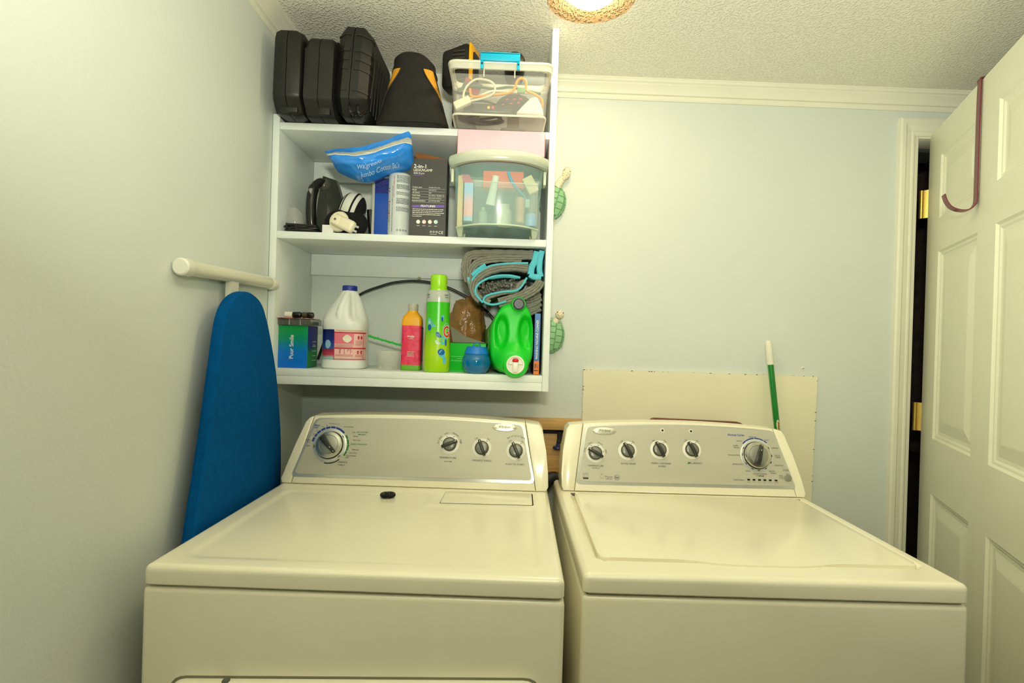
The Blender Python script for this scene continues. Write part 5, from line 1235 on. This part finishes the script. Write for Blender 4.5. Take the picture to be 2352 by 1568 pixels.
# green drain stick, black cable, clear cup
bm = BM(); p0, p1 = V((-.452, 1.80, 1.3325)), V((-.300, 1.80, 1.2930)); loft(bm, [[p + V((0, a, b_)) for a, b_ in ((-.001, -.0035), (.001, -.0035), (.001, .0035), (-.001, .0035))] for p in (p0, p1)])
for k in range(14):
    p = p0.lerp(p1, k / 13); s = .004 if k % 2 else -.004; vs = [bm.verts.new(p + V(c_)) for c_ in ((-.002, 0, s * .8), (.002, 0, s * .8), (.003, 0, s * 1.9))]; bm.faces.new(vs)
one('green_drain_stick', bm, mat('bright_green', (48, 200, 70), .4), 'thin barbed green plastic strip sloping behind the bleach jug', 'drain tool', (-.38, 1.80, 1.30), smooth=False)
bm = BM(); tube(bm, cat([(-.62, 1.915, 1.24), (-.575, 1.915, 1.36), (-.4941, 1.905, 1.4552), (-.403, 1.905, 1.498), (-.345, 1.905, 1.5125), (-.2859, 1.905, 1.5165), (-.225, 1.905, 1.5095), (-.1671, 1.905, 1.4908), (-.0996, 1.905, 1.456), (-.03, 1.91, 1.40), (.02, 1.915, 1.30), (.03, 1.915, 1.24)], 8), .0046, 9)
one('black_cable', bm, mat('cable_black', (22, 22, 22), .35), 'black cable arching against the back of the bottom shelf', 'cable', (-.28, 1.91, 1.24))
cu_ = V((-.3400, 1.7050, BS))
bm = BM(); lathe(bm, [(.0300, 0), (.0315, .001), (.0345, .0545), (.0335, .0545), (.0306, .004), (.02, .003), (.019, .012), (.004, .013)], cu_, 32); cc = thing('clear_measuring_cup', 'empty clear plastic cup between bleach jug and yellow bottle', 'cup', cu_); obj('cup_wall', bm, mat('cup_clear2', (236, 236, 220), .12, alpha=.13), cc)
bm = BM(); tube(bm, [cu_ + V((.034 * math.cos(a), .034 * math.sin(a), .0545)) for a in [2 * PI * i / 32 for i in range(32)]], .0009, 6, closed=True); obj('cup_rim', bm, CLEARR, cc)

# yellow and pink bottle
YB = V((-.2715, 1.725, BS))
yb = thing('yellow_pink_bottle', 'square bottle with yellow shoulders, pink label and grey cap', 'bottle', YB)
def ysec(hw, hd, z, r=.010): return [YB + V((p[0], p[1], z)) for p in rpoly([(-hw, -hd), (hw, -hd), (hw, hd), (-hw, hd)], r, 4)]
bm = BM(); loft(bm, [ysec(.029, .0255, 0), ysec(.0305, .027, .002), ysec(.0305, .027, .014), ysec(.0300, .0265, .016)]); obj('base', bm, mat('leaf_green', (96, 176, 20), .4), yb)
bm = BM(); loft(bm, [ysec(.0300, .0265, .016), ysec(.0296, .026, .1365)]); obj('label', bm, mat('hot_pink', (232, 42, 84), .45, col2=(240, 70, 104), vs=50), yb)
bm = BM(); loft(bm, [ysec(.0300, .0264, .1360), ysec(.0296, .0262, .152), ysec(.027, .024, .164, .012), ysec(.0185, .0175, .173, .012), ysec(.0150, .0150, .179, .0140), ysec(.0148, .0148, .1815, .0138)]); obj('shoulder', bm, mat('amber_yellow', (250, 176, 8), .35), yb)
bm = BM(); lathe(bm, [(.0152, .181), (.0156, .1825), (.0156, .2010), (.0145, .2030), (.003, .2032)], YB, 26); cp = obj('cap', bm, mat('cap_grey', (196, 192, 178), .4), yb)
bm = BM()
for k in range(5): lathe(bm, [(.0156, .185 + k * .0032), (.0160, .186 + k * .0032), (.0156, .187 + k * .0032)], YB, 26, cap=False)
obj('cap_ridges', bm, mat('cap_grey', (196, 192, 178), .4), cp)
YP = lambda x, y: V((YB.x + x, YB.y - .0284, BS + y))
bm = BM(); text(bm, 'mojo', .0, .1035, .0105, YP, bold=.02); text(bm, 'organics', .0, .0965, .0050, YP)
for k in range(4): greek(bm, -.010, .011, .0560 - k * .0045, .0016, YP, k)
obj('white_print', bm, WI, yb, smooth=False, kind='stuff')
bm = BM(); YS = lambda x, y: V((YB.x + .0308, YB.y + x, BS + y)); bar(bm, -.018, .018, .026, .132, YS); obj('side_panel_print', bm, mat('side_dark', (70, 70, 40), .6), yb, smooth=False, kind='stuff')
bm = BM()
for k in range(24): greek(bm, -.016, .016, .028 + k * .0042, .0018, lambda x, y: YS(x, y) + V((.0005, 0, 0)), k)
obj('side_fine_print', bm, mat('side_pale', (210, 206, 170), .6), yb, smooth=False, kind='stuff')

# green laundry bottle with lime cap
GB = V((-.1880, 1.664, BS))
gb = thing('lime_laundry_bottle', 'tall lime green shrink-sleeved bottle with lime cap on the bottom shelf', 'bottle', GB)
def grx(z):
    P_ = [(0, .0335), (.003, .0372), (.012, .0390), (.06, .0385), (.10, .0372), (.15, .0355), (.19, .0345), (.205, .0350), (.222, .0352), (.234, .0335), (.241, .029), (.244, .025)]
    for (a, b_), (c_, d) in zip(P_[:-1], P_[1:]):
        if z <= c_: return b_ + (d - b_) * (z - a) / (c_ - a)
    return .025
def gpt(a, z, off=0.0):
    r = grx(z) + off; return GB + V((r * math.sin(a), -(r * .80) * math.cos(a), z))
def gring(z, off=0.0, n=44): return [gpt(2 * PI * i / n, z, off) for i in range(n)]
bm = BM(); loft(bm, [gring(z) for z in (0, .003, .012, .04, .08, .12, .16, .19, .2065)]); obj('sleeve', bm, grad_mat('lime_print', [(0, (150, 214, 10)), (.35, (178, 222, 6)), (.55, (150, 214, 14)), (.8, (72, 200, 20)), (1, (60, 196, 24))], 2, 0, .207, .28, .18, coat=.4), gb)
bm = BM(); loft(bm, [gring(z) for z in (.2065, .222, .234, .241, .244)]); obj('clear_neck', bm, mat('neck_grey', (196, 202, 190), .2, alpha=.9), gb)
bm = BM(); lathe(bm, [(.0245, .2420), (.0250, .2430), (.0245, .280), (.0235, .2855), (.018, .2885), (.004, .2890)], GB, 32, sy=.9); cp = obj('cap', bm, mat('lime_cap', (160, 226, 30), .3), gb)
bm = BM(); lathe(bm, [(.0262, .2405), (.0262, .2450), (.0250, .2460)], GB, 32, sy=.9); obj('cap_collar', bm, mat('lime_cap', (160, 226, 30), .3), gb)
GW = lambda x, y: gpt(x, y, .0007); GW2 = lambda x, y: gpt(x, y, .0011); GW3 = lambda x, y: gpt(x, y, .0015)
def blob(bm, cx_, cz_, rx, rz, fn, rot=0.0, tail=0.0, n=22):
    pts = []
    for k in range(n):
        t = 2 * PI * k / n; q = 1 + tail * max(0, math.cos(t)) ** 4
        x, z = rx * math.cos(t) * q, rz * math.sin(t) * (1 - .3 * max(0, math.cos(t)) ** 2 * (tail > 0))
        pts.append((cx_ + x * math.cos(rot) - z * 26 * math.sin(rot) * .04, cz_ + z * math.cos(rot) + x * .036 * math.sin(rot)))
    flat(bm, pts, fn)
bm = BM(); blob(bm, -.62, .146, .20, .013, GW, 0); blob(bm, -.42, .142, .30, .009, GW, -.6, .5); blob(bm, .62, .096, .30, .016, GW, .5, .3); blob(bm, .50, .160, .12, .010, GW); blob(bm, .50, .055, .26, .012, GW); blob(bm, .70, .036, .16, .012, GW); obj('sky_art', bm, mat('art_sky', (96, 196, 214), .35), gb, smooth=False, kind='stuff')
bm = BM(); blob(bm, -.60, .131, .18, .009, GW2); blob(bm, .15, .110, .22, .0085, GW2, -.5, .5); blob(bm, .42, .060, .28, .0095, GW2); blob(bm, .46, .156, .09, .007, GW2); blob(bm, .80, .088, .10, .010, GW2); obj('blue_art', bm, mat('art_blue', (24, 96, 176), .35), gb, smooth=False, kind='stuff')
bm = BM(); arcband(bm, -.62, .147, .0, .001, 0, 1, GW2, 1)
for q in (.0085, .0050): flat(bm, [(-.62 + q * 14 * math.cos(t) * (.6 + .06 * t), .147 + q * .8 * math.sin(t) * (.6 + .06 * t)) for t in [k * .4 for k in range(16)]], GW2 if q > .006 else GW3)
blob(bm, .10, .088, .20, .0075, GW2, -.5, .4); obj('pale_art', bm, mat('art_pale', (196, 226, 190), .35), gb, smooth=False, kind='stuff')
bm = BM(); blob(bm, .90, .122, .42, .024, GW); obj('logo_ground', bm, mat('art_sky2', (150, 206, 190), .35), gb, smooth=False)
bm = BM(); text(bm, 'Gain', .56, .118, .046, GW2, width=1.55, bold=.05, align='L'); obj('logo_outline', bm, WI, gb, smooth=False, kind='stuff')
bm = BM(); text(bm, 'Gain', .57, .118, .046, GW3, width=1.52, bold=.015, align='L'); obj('logo_letters', bm, mat('logo_red', (226, 40, 24), .4), gb, smooth=False, kind='stuff')
bm = BM(); text(bm, 'FIGHTS', .86, .2265, .0075, GW, width=.42, bold=.02); bar(bm, .68, 1.05, .2190, .2205, GW, 4); text(bm, 'ODORS', -.88, .2265, .0075, GW, width=.34, bold=.02); bar(bm, -1.02, -.72, .2190, .2205, GW, 4); obj('navy_print', bm, mat('navy_ink', (30, 50, 130), .5), gb, smooth=False, kind='stuff')
bm = BM()
for k in range(3): blob(bm, .06 - k * .03, .138 - k * .006, .018, .0012, GW2)
obj('speck_art', bm, DARK, gb, smooth=False, kind='stuff')
bm = BM(); surf(bm, lambda i, j: gpt(-1.45 + .40 * i, .012 + .06 * j, .0006), 4, 2); surf(bm, lambda i, j: gpt(-1.42 + .28 * i, .098 + .035 * j, .0006), 4, 2); obj('side_label', bm, mat('side_label_pale', (200, 214, 140), .5), gb, smooth=False)

# bright green box
gx_ = thing('bright_green_box', 'glossy bright green carton with open flap behind the blue jar', 'carton', (-.097, 1.72, BS))
bm = BM(); box(bm, -.1520, -.0430, 1.696, 1.762, BS, 1.3130, .0006); obj('box_body', bm, mat('glossy_green', (10, 200, 40), .18, coat=.6, bump=.0006, bs=20), gx_, smooth=False)
bm = BM(); loft(bm, [[(-.150, 1.761, 1.3128), (-.044, 1.761, 1.3128), (-.044, 1.762, 1.3134), (-.150, 1.762, 1.3134)], [(-.160, 1.768, 1.365), (-.110, 1.768, 1.332), (-.110, 1.769, 1.3326), (-.160, 1.769, 1.3656)]]); obj('back_flap', bm, mat('flap_grey', (140, 140, 118), .7), gx_)
bm = BM(); box(bm, -.1522, -.0428, 1.6955, 1.763, 1.3120, 1.3138, .0004); obj('dark_rim', bm, mat('rim_dark_green', (30, 70, 24), .6), gx_)
bm = BM(); GP = lambda x, y: V((x, 1.6952, y))
for k in range(3): greek(bm, -.147 + .018 * (k % 2), -.11, 1.270 - k * .006, .0020, GP, k)
bar(bm, -.1515, -.112, 1.2560, 1.2566, GP); obj('pale_print', bm, mat('pale_green_ink', (120, 226, 130), .4), gx_, smooth=False, kind='stuff')

# blue jar with ring top
BJ = V((-.0695, 1.649, BS))
bj = thing('blue_air_freshener_jar', 'round translucent blue jar with loop lid in front of the green carton', 'jar', BJ)
bm = BM(); lathe(bm, [(.022, 0), (.0265, .0012), (.034, .0085), (.0405, .020), (.0428, .032), (.0415, .043), (.0370, .053), (.0335, .0580)], BJ, 36); obj('glass', bm, mat('blue_glass', (10, 126, 190), .1, alpha=.72, coat=.5), bj)
bm = BM(); lathe(bm, [(.0345, .0565), (.0362, .0580), (.0352, .0620), (.0300, .0755), (.0280, .0785), (.006, .0795)], BJ, 36); ld_ = obj('lid', bm, mat('lid_blue', (10, 122, 214), .35), bj)
bm = BM(); tube(bm, [BJ + V((.0115 * math.cos(a), 0, .077 + .0125 * math.sin(a))) for a in [PI * i / 16 for i in range(17)]], .0014, 8); obj('loop', bm, mat('lid_blue', (10, 122, 214), .35), ld_)
bm = BM(); rr = random.Random(1)
for i in range(60):
    a = rr.uniform(.55, .95); z = rr.uniform(.004, .05); r = .036 + .007 * math.sin(PI * min(1, z / .06)); q = rr.uniform(.0003, .0011)
    rz = [(.022, 0), (.0265, .0012), (.034, .0085), (.0405, .020), (.0428, .032), (.0415, .043), (.0370, .053)]
    for (a1, b1), (c1, d1) in zip(rz[:-1], rz[1:]):
        if b1 <= z <= d1: r = a1 + (c1 - a1) * (z - b1) / (d1 - b1)
    flat(bm, [(a + q * 25 * math.cos(t), z + q * math.sin(t)) for t in [k * PI / 3 for k in range(6)]], lambda x, y: BJ + V(((r + .0008) * math.sin(x), -(r + .0008) * math.cos(x), y)))
obj('speckle_print', bm, mat('navy_speck', (16, 30, 60), .5), bj, smooth=False, kind='stuff')

# brown plastic bag
bm = BM(); ell(bm, (-.112, 1.832, 1.350), (.056, .046, .104), 60, 40, fn=lambda d: 1 + .22 * noise.noise(d * 2.1 + V((3, 1, 7))) + .13 * abs(noise.noise(d * 4.5)) + .09 * abs(noise.noise(d * 10)) + .04 * abs(noise.noise(d * 21)))
for v in bm.verts:
    if v.co.z < BS + .002: v.co.z = BS + .002 + (v.co.z - BS) * .02
one('brown_plastic_bag', bm, mat('brown_film', (196, 132, 72), .22, bump=.004, bs=70, alpha=.78, col2=(150, 120, 60), c2lo=.35, c2hi=.7, vs=22), 'crumpled translucent brown plastic bag behind the green detergent jug', 'plastic bag', (-.088, 1.80, BS), ang=1.4)

# green detergent jug lying with tap to the front
DJ = thing('green_detergent_jug', 'bright green detergent jug lying with tap and dark cap facing forward', 'jug', (.035, 1.72, BS))
GRN = mat('detergent_green', (14, 206, 40), .42, var=.02)
DX, DZ0, DZ1 = .0330, BS, 1.436
def dout(t, k=1.0):
    """front outline of the jug, t in 0..1"""
    a = 2 * PI * t; c_, s_ = math.cos(a), math.sin(a)
    zc, hz_ = (DZ0 + DZ1) / 2, (DZ1 - DZ0) / 2
    z = zc + math.copysign(abs(s_) ** .56, s_) * hz_ * k
    f_ = max(0, min(1, (z - DZ0) / (DZ1 - DZ0)))
    hw = .0650 - .012 * sstep(.55, 1.0, f_) - .010 * sstep(.25, 0, f_)
    return V((DX + .006 * sstep(.6, 1, f_) + math.copysign(abs(c_) ** .58, c_) * hw * k, 0, z))
def dfront(x, z):
    """moulded depth of the front face"""
    y = 0.0
    for sx_ in (-1, 1):
        cx_ = DX + .004 + sx_ * .0345
        d = math.hypot((x - cx_) / .0205, (z - 1.349) / .052)
        y += .027 * sstep(1.08, .62, d)
    b_ = math.hypot((x - (DX + .008)) / .062, (z - 1.262) / .056)
    y -= .030 * sstep(1.15, .45, b_)
    return y
rows = []
NA = 56
for y, k in ((1.87, .70), (1.868, .86), (1.855, .97), (1.84, 1.0), (1.70, 1.0), (1.655, .985), (1.640, .95)):
    rows.append([V((dout(i / NA, k).x, y, dout(i / NA, k).z)) for i in range(NA)])
for k in [.90 - .05 * q for q in range(17)]:
    r_ = []
    for i in range(NA):
        p = dout(i / NA, max(k, .06)); dome = -.014 * (1 - (max(k, .06) / .95) ** 2); p.y = 1.634 + dome + dfront(p.x, p.z); r_.append(p)
    rows.append(r_)
bm = BM(); loft(bm, rows); 
for v in bm.verts:
    if v.co.y > 1.66: v.co.x -= (v.co.y - 1.66) * .12; v.co.z -= max(0, v.co.z - 1.33) * min(1, (v.co.y - 1.66) * 7) * .42
    v.co.z = max(v.co.z, BS + .0005)
obj('jug_body', bm, GRN, DJ, ang=1.2)
myj = Matrix.Translation((DX + .0165, 1.626, 1.4300)) @ Matrix.Rotation(PI / 2, 4, 'X')
bm = BM(); lathe(bm, [(.024, -.03), (.0215, .0), (.0185, .011)], (0, 0, 0), 26, m=myj); obj('neck', bm, GRN, DJ)
bm = BM(); lathe(bm, [(.0168, .010), (.0172, .022), (.0160, .0255), (.0135, .0265), (.0125, .0250), (.0075, .0250), (.0070, .0262), (.0035, .0262), (.003, .025)], (0, 0, 0), 30, m=myj); obj('cap', bm, mat('slate_cap', (62, 62, 72), .4), DJ, label='dark slate round cap')
mt_ = Matrix.Translation((DX + .0115, 1.5985, 1.2555)) @ Matrix.Rotation(PI / 2, 4, 'X')
bm = BM(); lathe(bm, [(.0400, -.03), (.0375, -.008), (.0330, .004), (.0265, .0075)], (0, 0, 0), 34, m=mt_); obj('tap_boss', bm, GRN, DJ)
bm = BM(); lathe(bm, [(.0262, .004), (.0262, .0095), (.0250, .0110), (.0215, .0108), (.0200, .0085), (.003, .0085)], (0, 0, 0), 34, m=mt_); tp = obj('tap', bm, WHITEP, DJ, label='white tap with red button')
bm = BM(); box(bm, -.0080, .0080, -.0220, .0085, .0085, .0180, .004, 3, m=mt_); box(bm, -.0200, .0200, .0010, .0060, .0085, .0135, .002, 2, m=mt_); obj('tap_lever', bm, WHITEP, tp)
bm = BM(); ell(bm, (0, .0125, .0130), (.0095, .0062, .0060), 18, 8, m=mt_); obj('red_button', bm, mat('red_button', (206, 24, 34), .3), tp)
bm = BM(); box(bm, DX - .0668, DX - .0650, 1.68, 1.835, 1.262, 1.358, .0006); [setattr(v.co, 'x', v.co.x - (v.co.y - 1.66) * .12) for v in bm.verts]; k_ = obj('side_label', bm, mat('label_green', (24, 150, 40), .4), DJ)
bm = BM(); box(bm, DX - .0676, DX - .0667, 1.69, 1.73, 1.330, 1.352); box(bm, DX - .0676, DX - .0667, 1.69, 1.72, 1.27, 1.305); [setattr(v.co, 'x', v.co.x - (v.co.y - 1.66) * .12) for v in bm.verts]; obj('label_print', bm, mat('label_grey', (120, 130, 104), .5), k_, smooth=False, kind='stuff')

# washing machine cleaner box
wcx = thing('cleaner_box', 'narrow blue and orange washing machine cleaner box against the right side', 'box', (.110, 1.72, BS))
bm = BM(); box(bm, .1005, .1178, 1.663, 1.80, BS, 1.4075, .0005); obj('box_body', bm, mat('box_navy', (20, 34, 60), .5), wcx, smooth=False)
bm = BM(); box(bm, .1010, .1173, 1.6622, 1.6630, BS + .041, 1.4070); obj('blue_spine', bm, mat('spine_blue', (24, 110, 190), .4), wcx, smooth=False)
bm = BM(); box(bm, .1010, .1173, 1.6622, 1.6630, BS + .0008, BS + .041); obj('orange_spine', bm, mat('spine_orange', (238, 122, 44), .4), wcx, smooth=False)
WPp = lambda x, y: V((x, 1.6616, y))
bm = BM(); text(bm, 'WASHING MACHINE CLEANER', .1093, BS + .1045, .0098, WPp, rot=PI / 2, width=.118, bold=.02, shear=.12); obj('white_lettering', bm, WI, wcx, smooth=False, kind='stuff')
bm = BM(); text(bm, '1', .1088, BS + .0125, .0160, WPp, rot=PI / 2, bold=.03); text(bm, 'YEAR', .1065, BS + .0255, .0075, WPp, rot=PI / 2, width=.0145, bold=.02); text(bm, 'SUPPLY', .1128, BS + .0260, .0045, WPp, rot=PI / 2, width=.0135); obj('dark_lettering', bm, DARK, wcx, smooth=False, kind='stuff')

# rolled grey bath mats wedged under the middle shelf
GRY = mat('grey_chenille', (132, 132, 120), .95, var=.12, vs=60, bump=.0012, bs=200)
AQT = mat('aqua_binding', (92, 196, 214), .7, var=.1, vs=200, bump=.0006, bs=500)
def ribbon(path, th, y0, y1, m, name, parent, rib=0.0, k=6, ribn=36):
    """a mat layer: thick strip following path (x, z), ribs running front to back"""
    pts = cat([(x, 0, z) for x, z in path], k); N = len(pts); out = []; inn = []
    L = 0
    for i, p in enumerate(pts):
        tq = (pts[min(i + 1, N - 1)] - pts[max(i - 1, 0)]).normalized(); nn = V((-tq.z, 0, tq.x))
        if i: L += (p - pts[i - 1]).length
        r_ = rib * abs(math.sin(L * 260))
        out.append(p + nn * (th / 2 + r_)); inn.append(p - nn * (th / 2 + r_ * .5))
    bm = BM(); ring_ = out + inn[::-1]
    ys = [y0, y0 + .002, y0 + .004] + [y0 + .004 + (y1 - y0 - .004) * j / 8 for j in range(1, 9)]
    c_ = None
    secs = []
    for j, y in enumerate(ys):
        s = []
        for i, p in enumerate(ring_):
            src = pts[i] if i < N else pts[2 * N - 1 - i]
            f_ = .70 if j == 0 else (.92 if j == 1 else 1.0)
            q = src + (p - src) * f_; s.append(V((q.x, y + .0015 * noise.noise(V((q.x * 60, q.z * 60, 1))), q.z)))
        secs.append(s)
    loft(bm, secs); return obj(name, bm, m, parent, ang=1.0)
def ridges(path, offs, r, y, parent, k=6):
    base = cat([(x, 0, z) for x, z in path], k); N = len(base)
    for o_, dy in offs:
        pts = []
        for i, p in enumerate(base):
            tq = (base[min(i + 1, N - 1)] - base[max(i - 1, 0)]).normalized(); nn = V((-tq.z, 0, tq.x))
            wob = .0012 * noise.noise(V((p.x * 90, p.z * 90, o_ * 900)))
            q = p + nn * (o_ + wob); pts.append(V((q.x, y + dy + .002 * noise.noise(V((p.x * 70, p.z * 70, o_ * 500))), q.z)))
        bm = BM(); tube(bm, pts, [r * (1 + .22 * math.sin(i * 2.1 + o_ * 3000)) for i in range(N)], 7); obj('ridge', bm, GRY, parent, ang=1.2)
def trimline(path, r, y, parent, m=AQT, k=6):
    bm = BM(); tube(bm, cat([(x, y, z) for x, z in path], k), r, 8); return obj('edge_binding', bm, m, parent)
def zx(*q):
    """drawing units of the roll's end view to room x, z (front of the roll)"""
    return [(-.1159 + (a - 767) * .0002795, 1.5945 - (b_ - 70) * .0002800) for a, b_ in q]
m1 = thing('rolled_bath_mat', 'rolled grey chenille bath mat with aqua edging wedged under the shelf', 'bath mat', (.01, 1.74, 1.43))
YF = 1.648
ribbon(zx((1500, 118), (1300, 122), (1000, 128), (830, 150), (795, 230), (800, 330), (830, 420)), .024, YF + .012, 1.86, GRY, 'outer_layer', m1, .0026)
ribbon(zx((1380, 165), (1150, 170), (960, 200), (860, 270), (835, 380), (860, 480), (905, 560)), .016, YF + .006, 1.86, GRY, 'second_layer', m1, .002)
ribbon(zx((1450, 270), (1250, 260), (1060, 300), (930, 380), (880, 470), (900, 560), (960, 620)), .022, YF, 1.85, GRY, 'third_layer', m1, .002)
ribbon(zx((1430, 400), (1360, 440), (1330, 505), (1180, 535), (1050, 580), (1020, 615), (1060, 640)), .012, YF - .003, 1.84, GRY, 'inner_layer', m1, .0015)
ribbon(zx((1590, 390), (1540, 470), (1420, 545), (1280, 600), (1150, 640)), .026, YF + .002, 1.85, GRY, 'lower_layer', m1, .003)
ridges(zx((1500, 118), (1300, 122), (1000, 128), (830, 150), (795, 230), (800, 330), (830, 420)), [(d_, .004 * abs(d_) / .01) for d_ in (-.0105, -.0035, .0035, .0105)], .0042, YF + .012, m1)
ridges(zx((1380, 165), (1150, 170), (960, 200), (860, 270), (835, 380), (860, 480), (905, 560)), [(-.006, .001), (.001, 0), (.008, .001)], .0040, YF + .006, m1)
ridges(zx((1450, 270), (1250, 260), (1060, 300), (930, 380), (880, 470), (900, 560), (960, 620)), [(-.008, .001), (-.001, 0), (.006, .001)], .0040, YF, m1)
ridges(zx((1590, 390), (1540, 470), (1420, 545), (1280, 600), (1150, 640)), [(-.010, .002), (-.003, 0), (.004, 0), (.011, .002)], .0042, YF + .002, m1)
trimline(zx((1450, 215), (1250, 225), (1060, 255), (930, 330), (860, 420)), .0032, YF - .001, m1)
trimline(zx((1370, 372), (1250, 352), (1090, 368), (960, 430), (905, 500), (915, 570), (985, 645)), .0034, YF - .003, m1)
trimline(zx((1440, 370), (1350, 500), (1180, 528), (1030, 570), (990, 620), (1030, 655), (1110, 662), (1230, 625)), .0032, YF - .005, m1)
ribbon(zx((1345, 372), (1200, 362), (1050, 385)), .007, YF - .002, YF + .05, AQT, 'binding_flap', m1)
ribbon(zx((820, 380), (850, 480), (880, 540)), .009, YF + .003, YF + .06, AQT, 'binding_flap', m1)
ribbon(zx((1000, 245), (920, 300), (860, 360)), .012, YF + .001, YF + .06, AQT, 'binding_flap', m1)
ribbon(zx((1540, 85), (1520, 190), (1490, 250), (1480, 330)), .020, YF + .001, YF + .10, AQT, 'binding_fold', m1)
ribbon(zx((1592, 78), (1575, 180), (1572, 280), (1590, 352)), .017, YF - .001, YF + .10, AQT, 'binding_fold', m1)
ribbon(zx((1470, 330), (1520, 355), (1590, 352)), .018, YF - .001, YF + .08, AQT, 'binding_fold', m1)
bm = BM(); rr = random.Random(12)
for i in range(120):
    t = rr.random(); a, b_ = 930 + 400 * t, 440 + 120 * rr.random() - 60 * t
    (x, z), = zx((a, b_)); ell(bm, (x, YF + .006 + rr.random() * .02, z), (.0042, .009, .0042), 7, 5)
obj('chenille_nubs', bm, mat('nub_grey', (120, 120, 108), .95, var=.1, vs=60), m1, kind='stuff')
m2 = thing('folded_bath_mat', 'second grey bath mat bunched behind the detergent jug under the roll', 'bath mat', (.09, 1.78, 1.40))
for k, (a, b_) in enumerate(((1575, 545), (1585, 600), (1585, 655), (1580, 710))):
    ribbon(zx((a + 20, b_ - 30), (a - 30, b_), (a - 110, b_ + 30), (a - 170, b_ + 30)), .014, YF + .03, 1.87, GRY, 'fold', m2, .003); ridges(zx((a + 20, b_ - 30), (a - 30, b_), (a - 110, b_ + 30), (a - 170, b_ + 30)), [(-.004, 0), (.004, 0)], .0045, YF + .03, m2)

# ------------------------------------------------------------------ turtle wall ornaments
SHELLG = mat('shell_green', (150, 198, 152), .6, var=.06, vs=40); SHELLD = mat('shell_groove', (116, 166, 122), .7)
SKIN = mat('turtle_cream', (242, 234, 204), .7, col2=(206, 184, 144), vs=260, detail=0, c2lo=.56, c2hi=.64)
def turtle(label, M_, k):
    t = thing('turtle_ornament', label, 'ornament', M_.translation, M_.to_euler(), 'green turtle wall ornaments beside the shelf unit')
    def sh(u, v, g=1.0, y=0.0):          # shell dome: u across, v along, bulging to -y
        rr_ = min(1.0, math.hypot(u, v)); return V((u * .046 * g, -.006 - .028 * math.sqrt(max(0, 1 - rr_ ** 2)) * g - y, v * .062 * g))
    bm = BM(); rows = [[sh(math.cos(2 * PI * i / 28) * q, math.sin(2 * PI * i / 28) * q) for i in range(28)] for q in (1, .95, .85, .7, .5, .25, .02)]
    rows.insert(0, [V((p.x, 0, p.z)) for p in rows[0]]); loft(bm, rows); obj('shell', bm, SHELLD, t)
    # raised scutes: five along the spine, four each side, rim plates
    quads = []
    for i in range(5):
        v0, v1 = -.86 + i * .344, -.86 + (i + 1) * .344; hw = .24
        quads.append([(-hw * .8, v0), (hw * .8, v0), (hw, (v0 + v1) / 2), (hw * .8, v1), (-hw * .8, v1), (-hw, (v0 + v1) / 2)])
    for s in (-1, 1):
        for i in range(4):
            v0, v1 = -.70 + i * .36, -.70 + (i + 1) * .36; vm = (v0 + v1) / 2
            o = lambda v: .80 * math.sqrt(max(0, 1 - (v / 1.0) ** 2)) * .98
            quads.append([(s * .21, v0), (s * o(v0), v0), (s * o(vm), vm), (s * o(v1), v1), (s * .21, v1), (s * .26, vm)])
    for i in range(16):
        a0, a1 = 2 * PI * i / 16, 2 * PI * (i + 1) / 16
        quads.append([(r * math.cos(a), r * math.sin(a)) for r, a in ((.86, a0), (.985, a0), (.985, a1), (.86, a1))])
    for q in quads:
        cx_ = sum(p[0] for p in q) / len(q); cy_ = sum(p[1] for p in q) / len(q)
        ins_ = [(cx_ + (a - cx_) * .90, cy_ + (b_ - cy_) * .90) for a, b_ in q]; in2 = [(cx_ + (a - cx_) * .74, cy_ + (b_ - cy_) * .74) for a, b_ in q]
        bm = BM(); loft(bm, [[sh(a, b_) for a, b_ in ins_], [sh(a, b_, 1, .0018) for a, b_ in ins_], [sh(a, b_, 1, .0032) for a, b_ in in2]], cap=False); bm.faces.new([bm.verts.new(sh(a, b_, 1, .0032)) for a, b_ in in2])
        obj('scute', bm, SHELLG, t, smooth=False)
    hz_ = 0 if k == 1 else -.032
    bm = BM(); tube(bm, cat([(0, -.012, .055 + hz_ * .5), (.006, -.016, .075 + hz_ * .8), (.012, -.018, .092 + hz_)], 4), [.014, .0135, .013, .0125, .012, .0115, .011, .0110, .0105], 12); obj('neck', bm, SKIN, t)
    bm = BM(); ell(bm, (.018, -.020, .108 + hz_), (.015, .014, .022 if k == 1 else .015), 18, 12); hd_ = obj('head', bm, SKIN, t)
    for s in (-1, 1):
        bm = BM(); ell(bm, (.018 + s * .0095, -.0285, .114 + hz_), (.0022, .0022, .0022), 8, 6); obj('eye', bm, BLACKP, hd_)
        bm = BM(); loft(bm, [[V((s * (.030 + .012 * q), -.010 - .004 * math.sin(PI * q) + dz, .040 - .075 * q + e * .7)) for dz, e in ((-.004, -.015 * (1 - .5 * q)), (.004, -.015 * (1 - .5 * q)), (.004, .015 * (1 - .6 * q)), (-.004, .015 * (1 - .6 * q)))] for q in (0, .2, .4, .6, .8, 1)]); obj('front_flipper', bm, SKIN, t)
        bm = BM(); loft(bm, [[V((s * (.020 + .004 * q), -.008 + dz, -.046 - .024 * q + e)) for dz, e in ((-.003, -.010 * (1 - .4 * q)), (.003, -.010 * (1 - .4 * q)), (.003, .010 * (1 - .5 * q)), (-.003, .010 * (1 - .5 * q)))] for q in (0, .33, .66, 1)]); obj('rear_flipper', bm, SKIN, t)
    return t
turtle('green turtle ornament with outstretched head beside the middle shelf', Matrix.Translation((.1665, 1.9392, 1.805)) @ Matrix.Rotation(.24, 4, 'Y'), 1)
turtle('lower green turtle ornament with tucked head beside the bottom shelf', Matrix.Translation((.1760, 1.9392, 1.345)) @ Matrix.Rotation(.10, 4, 'Y'), 2)
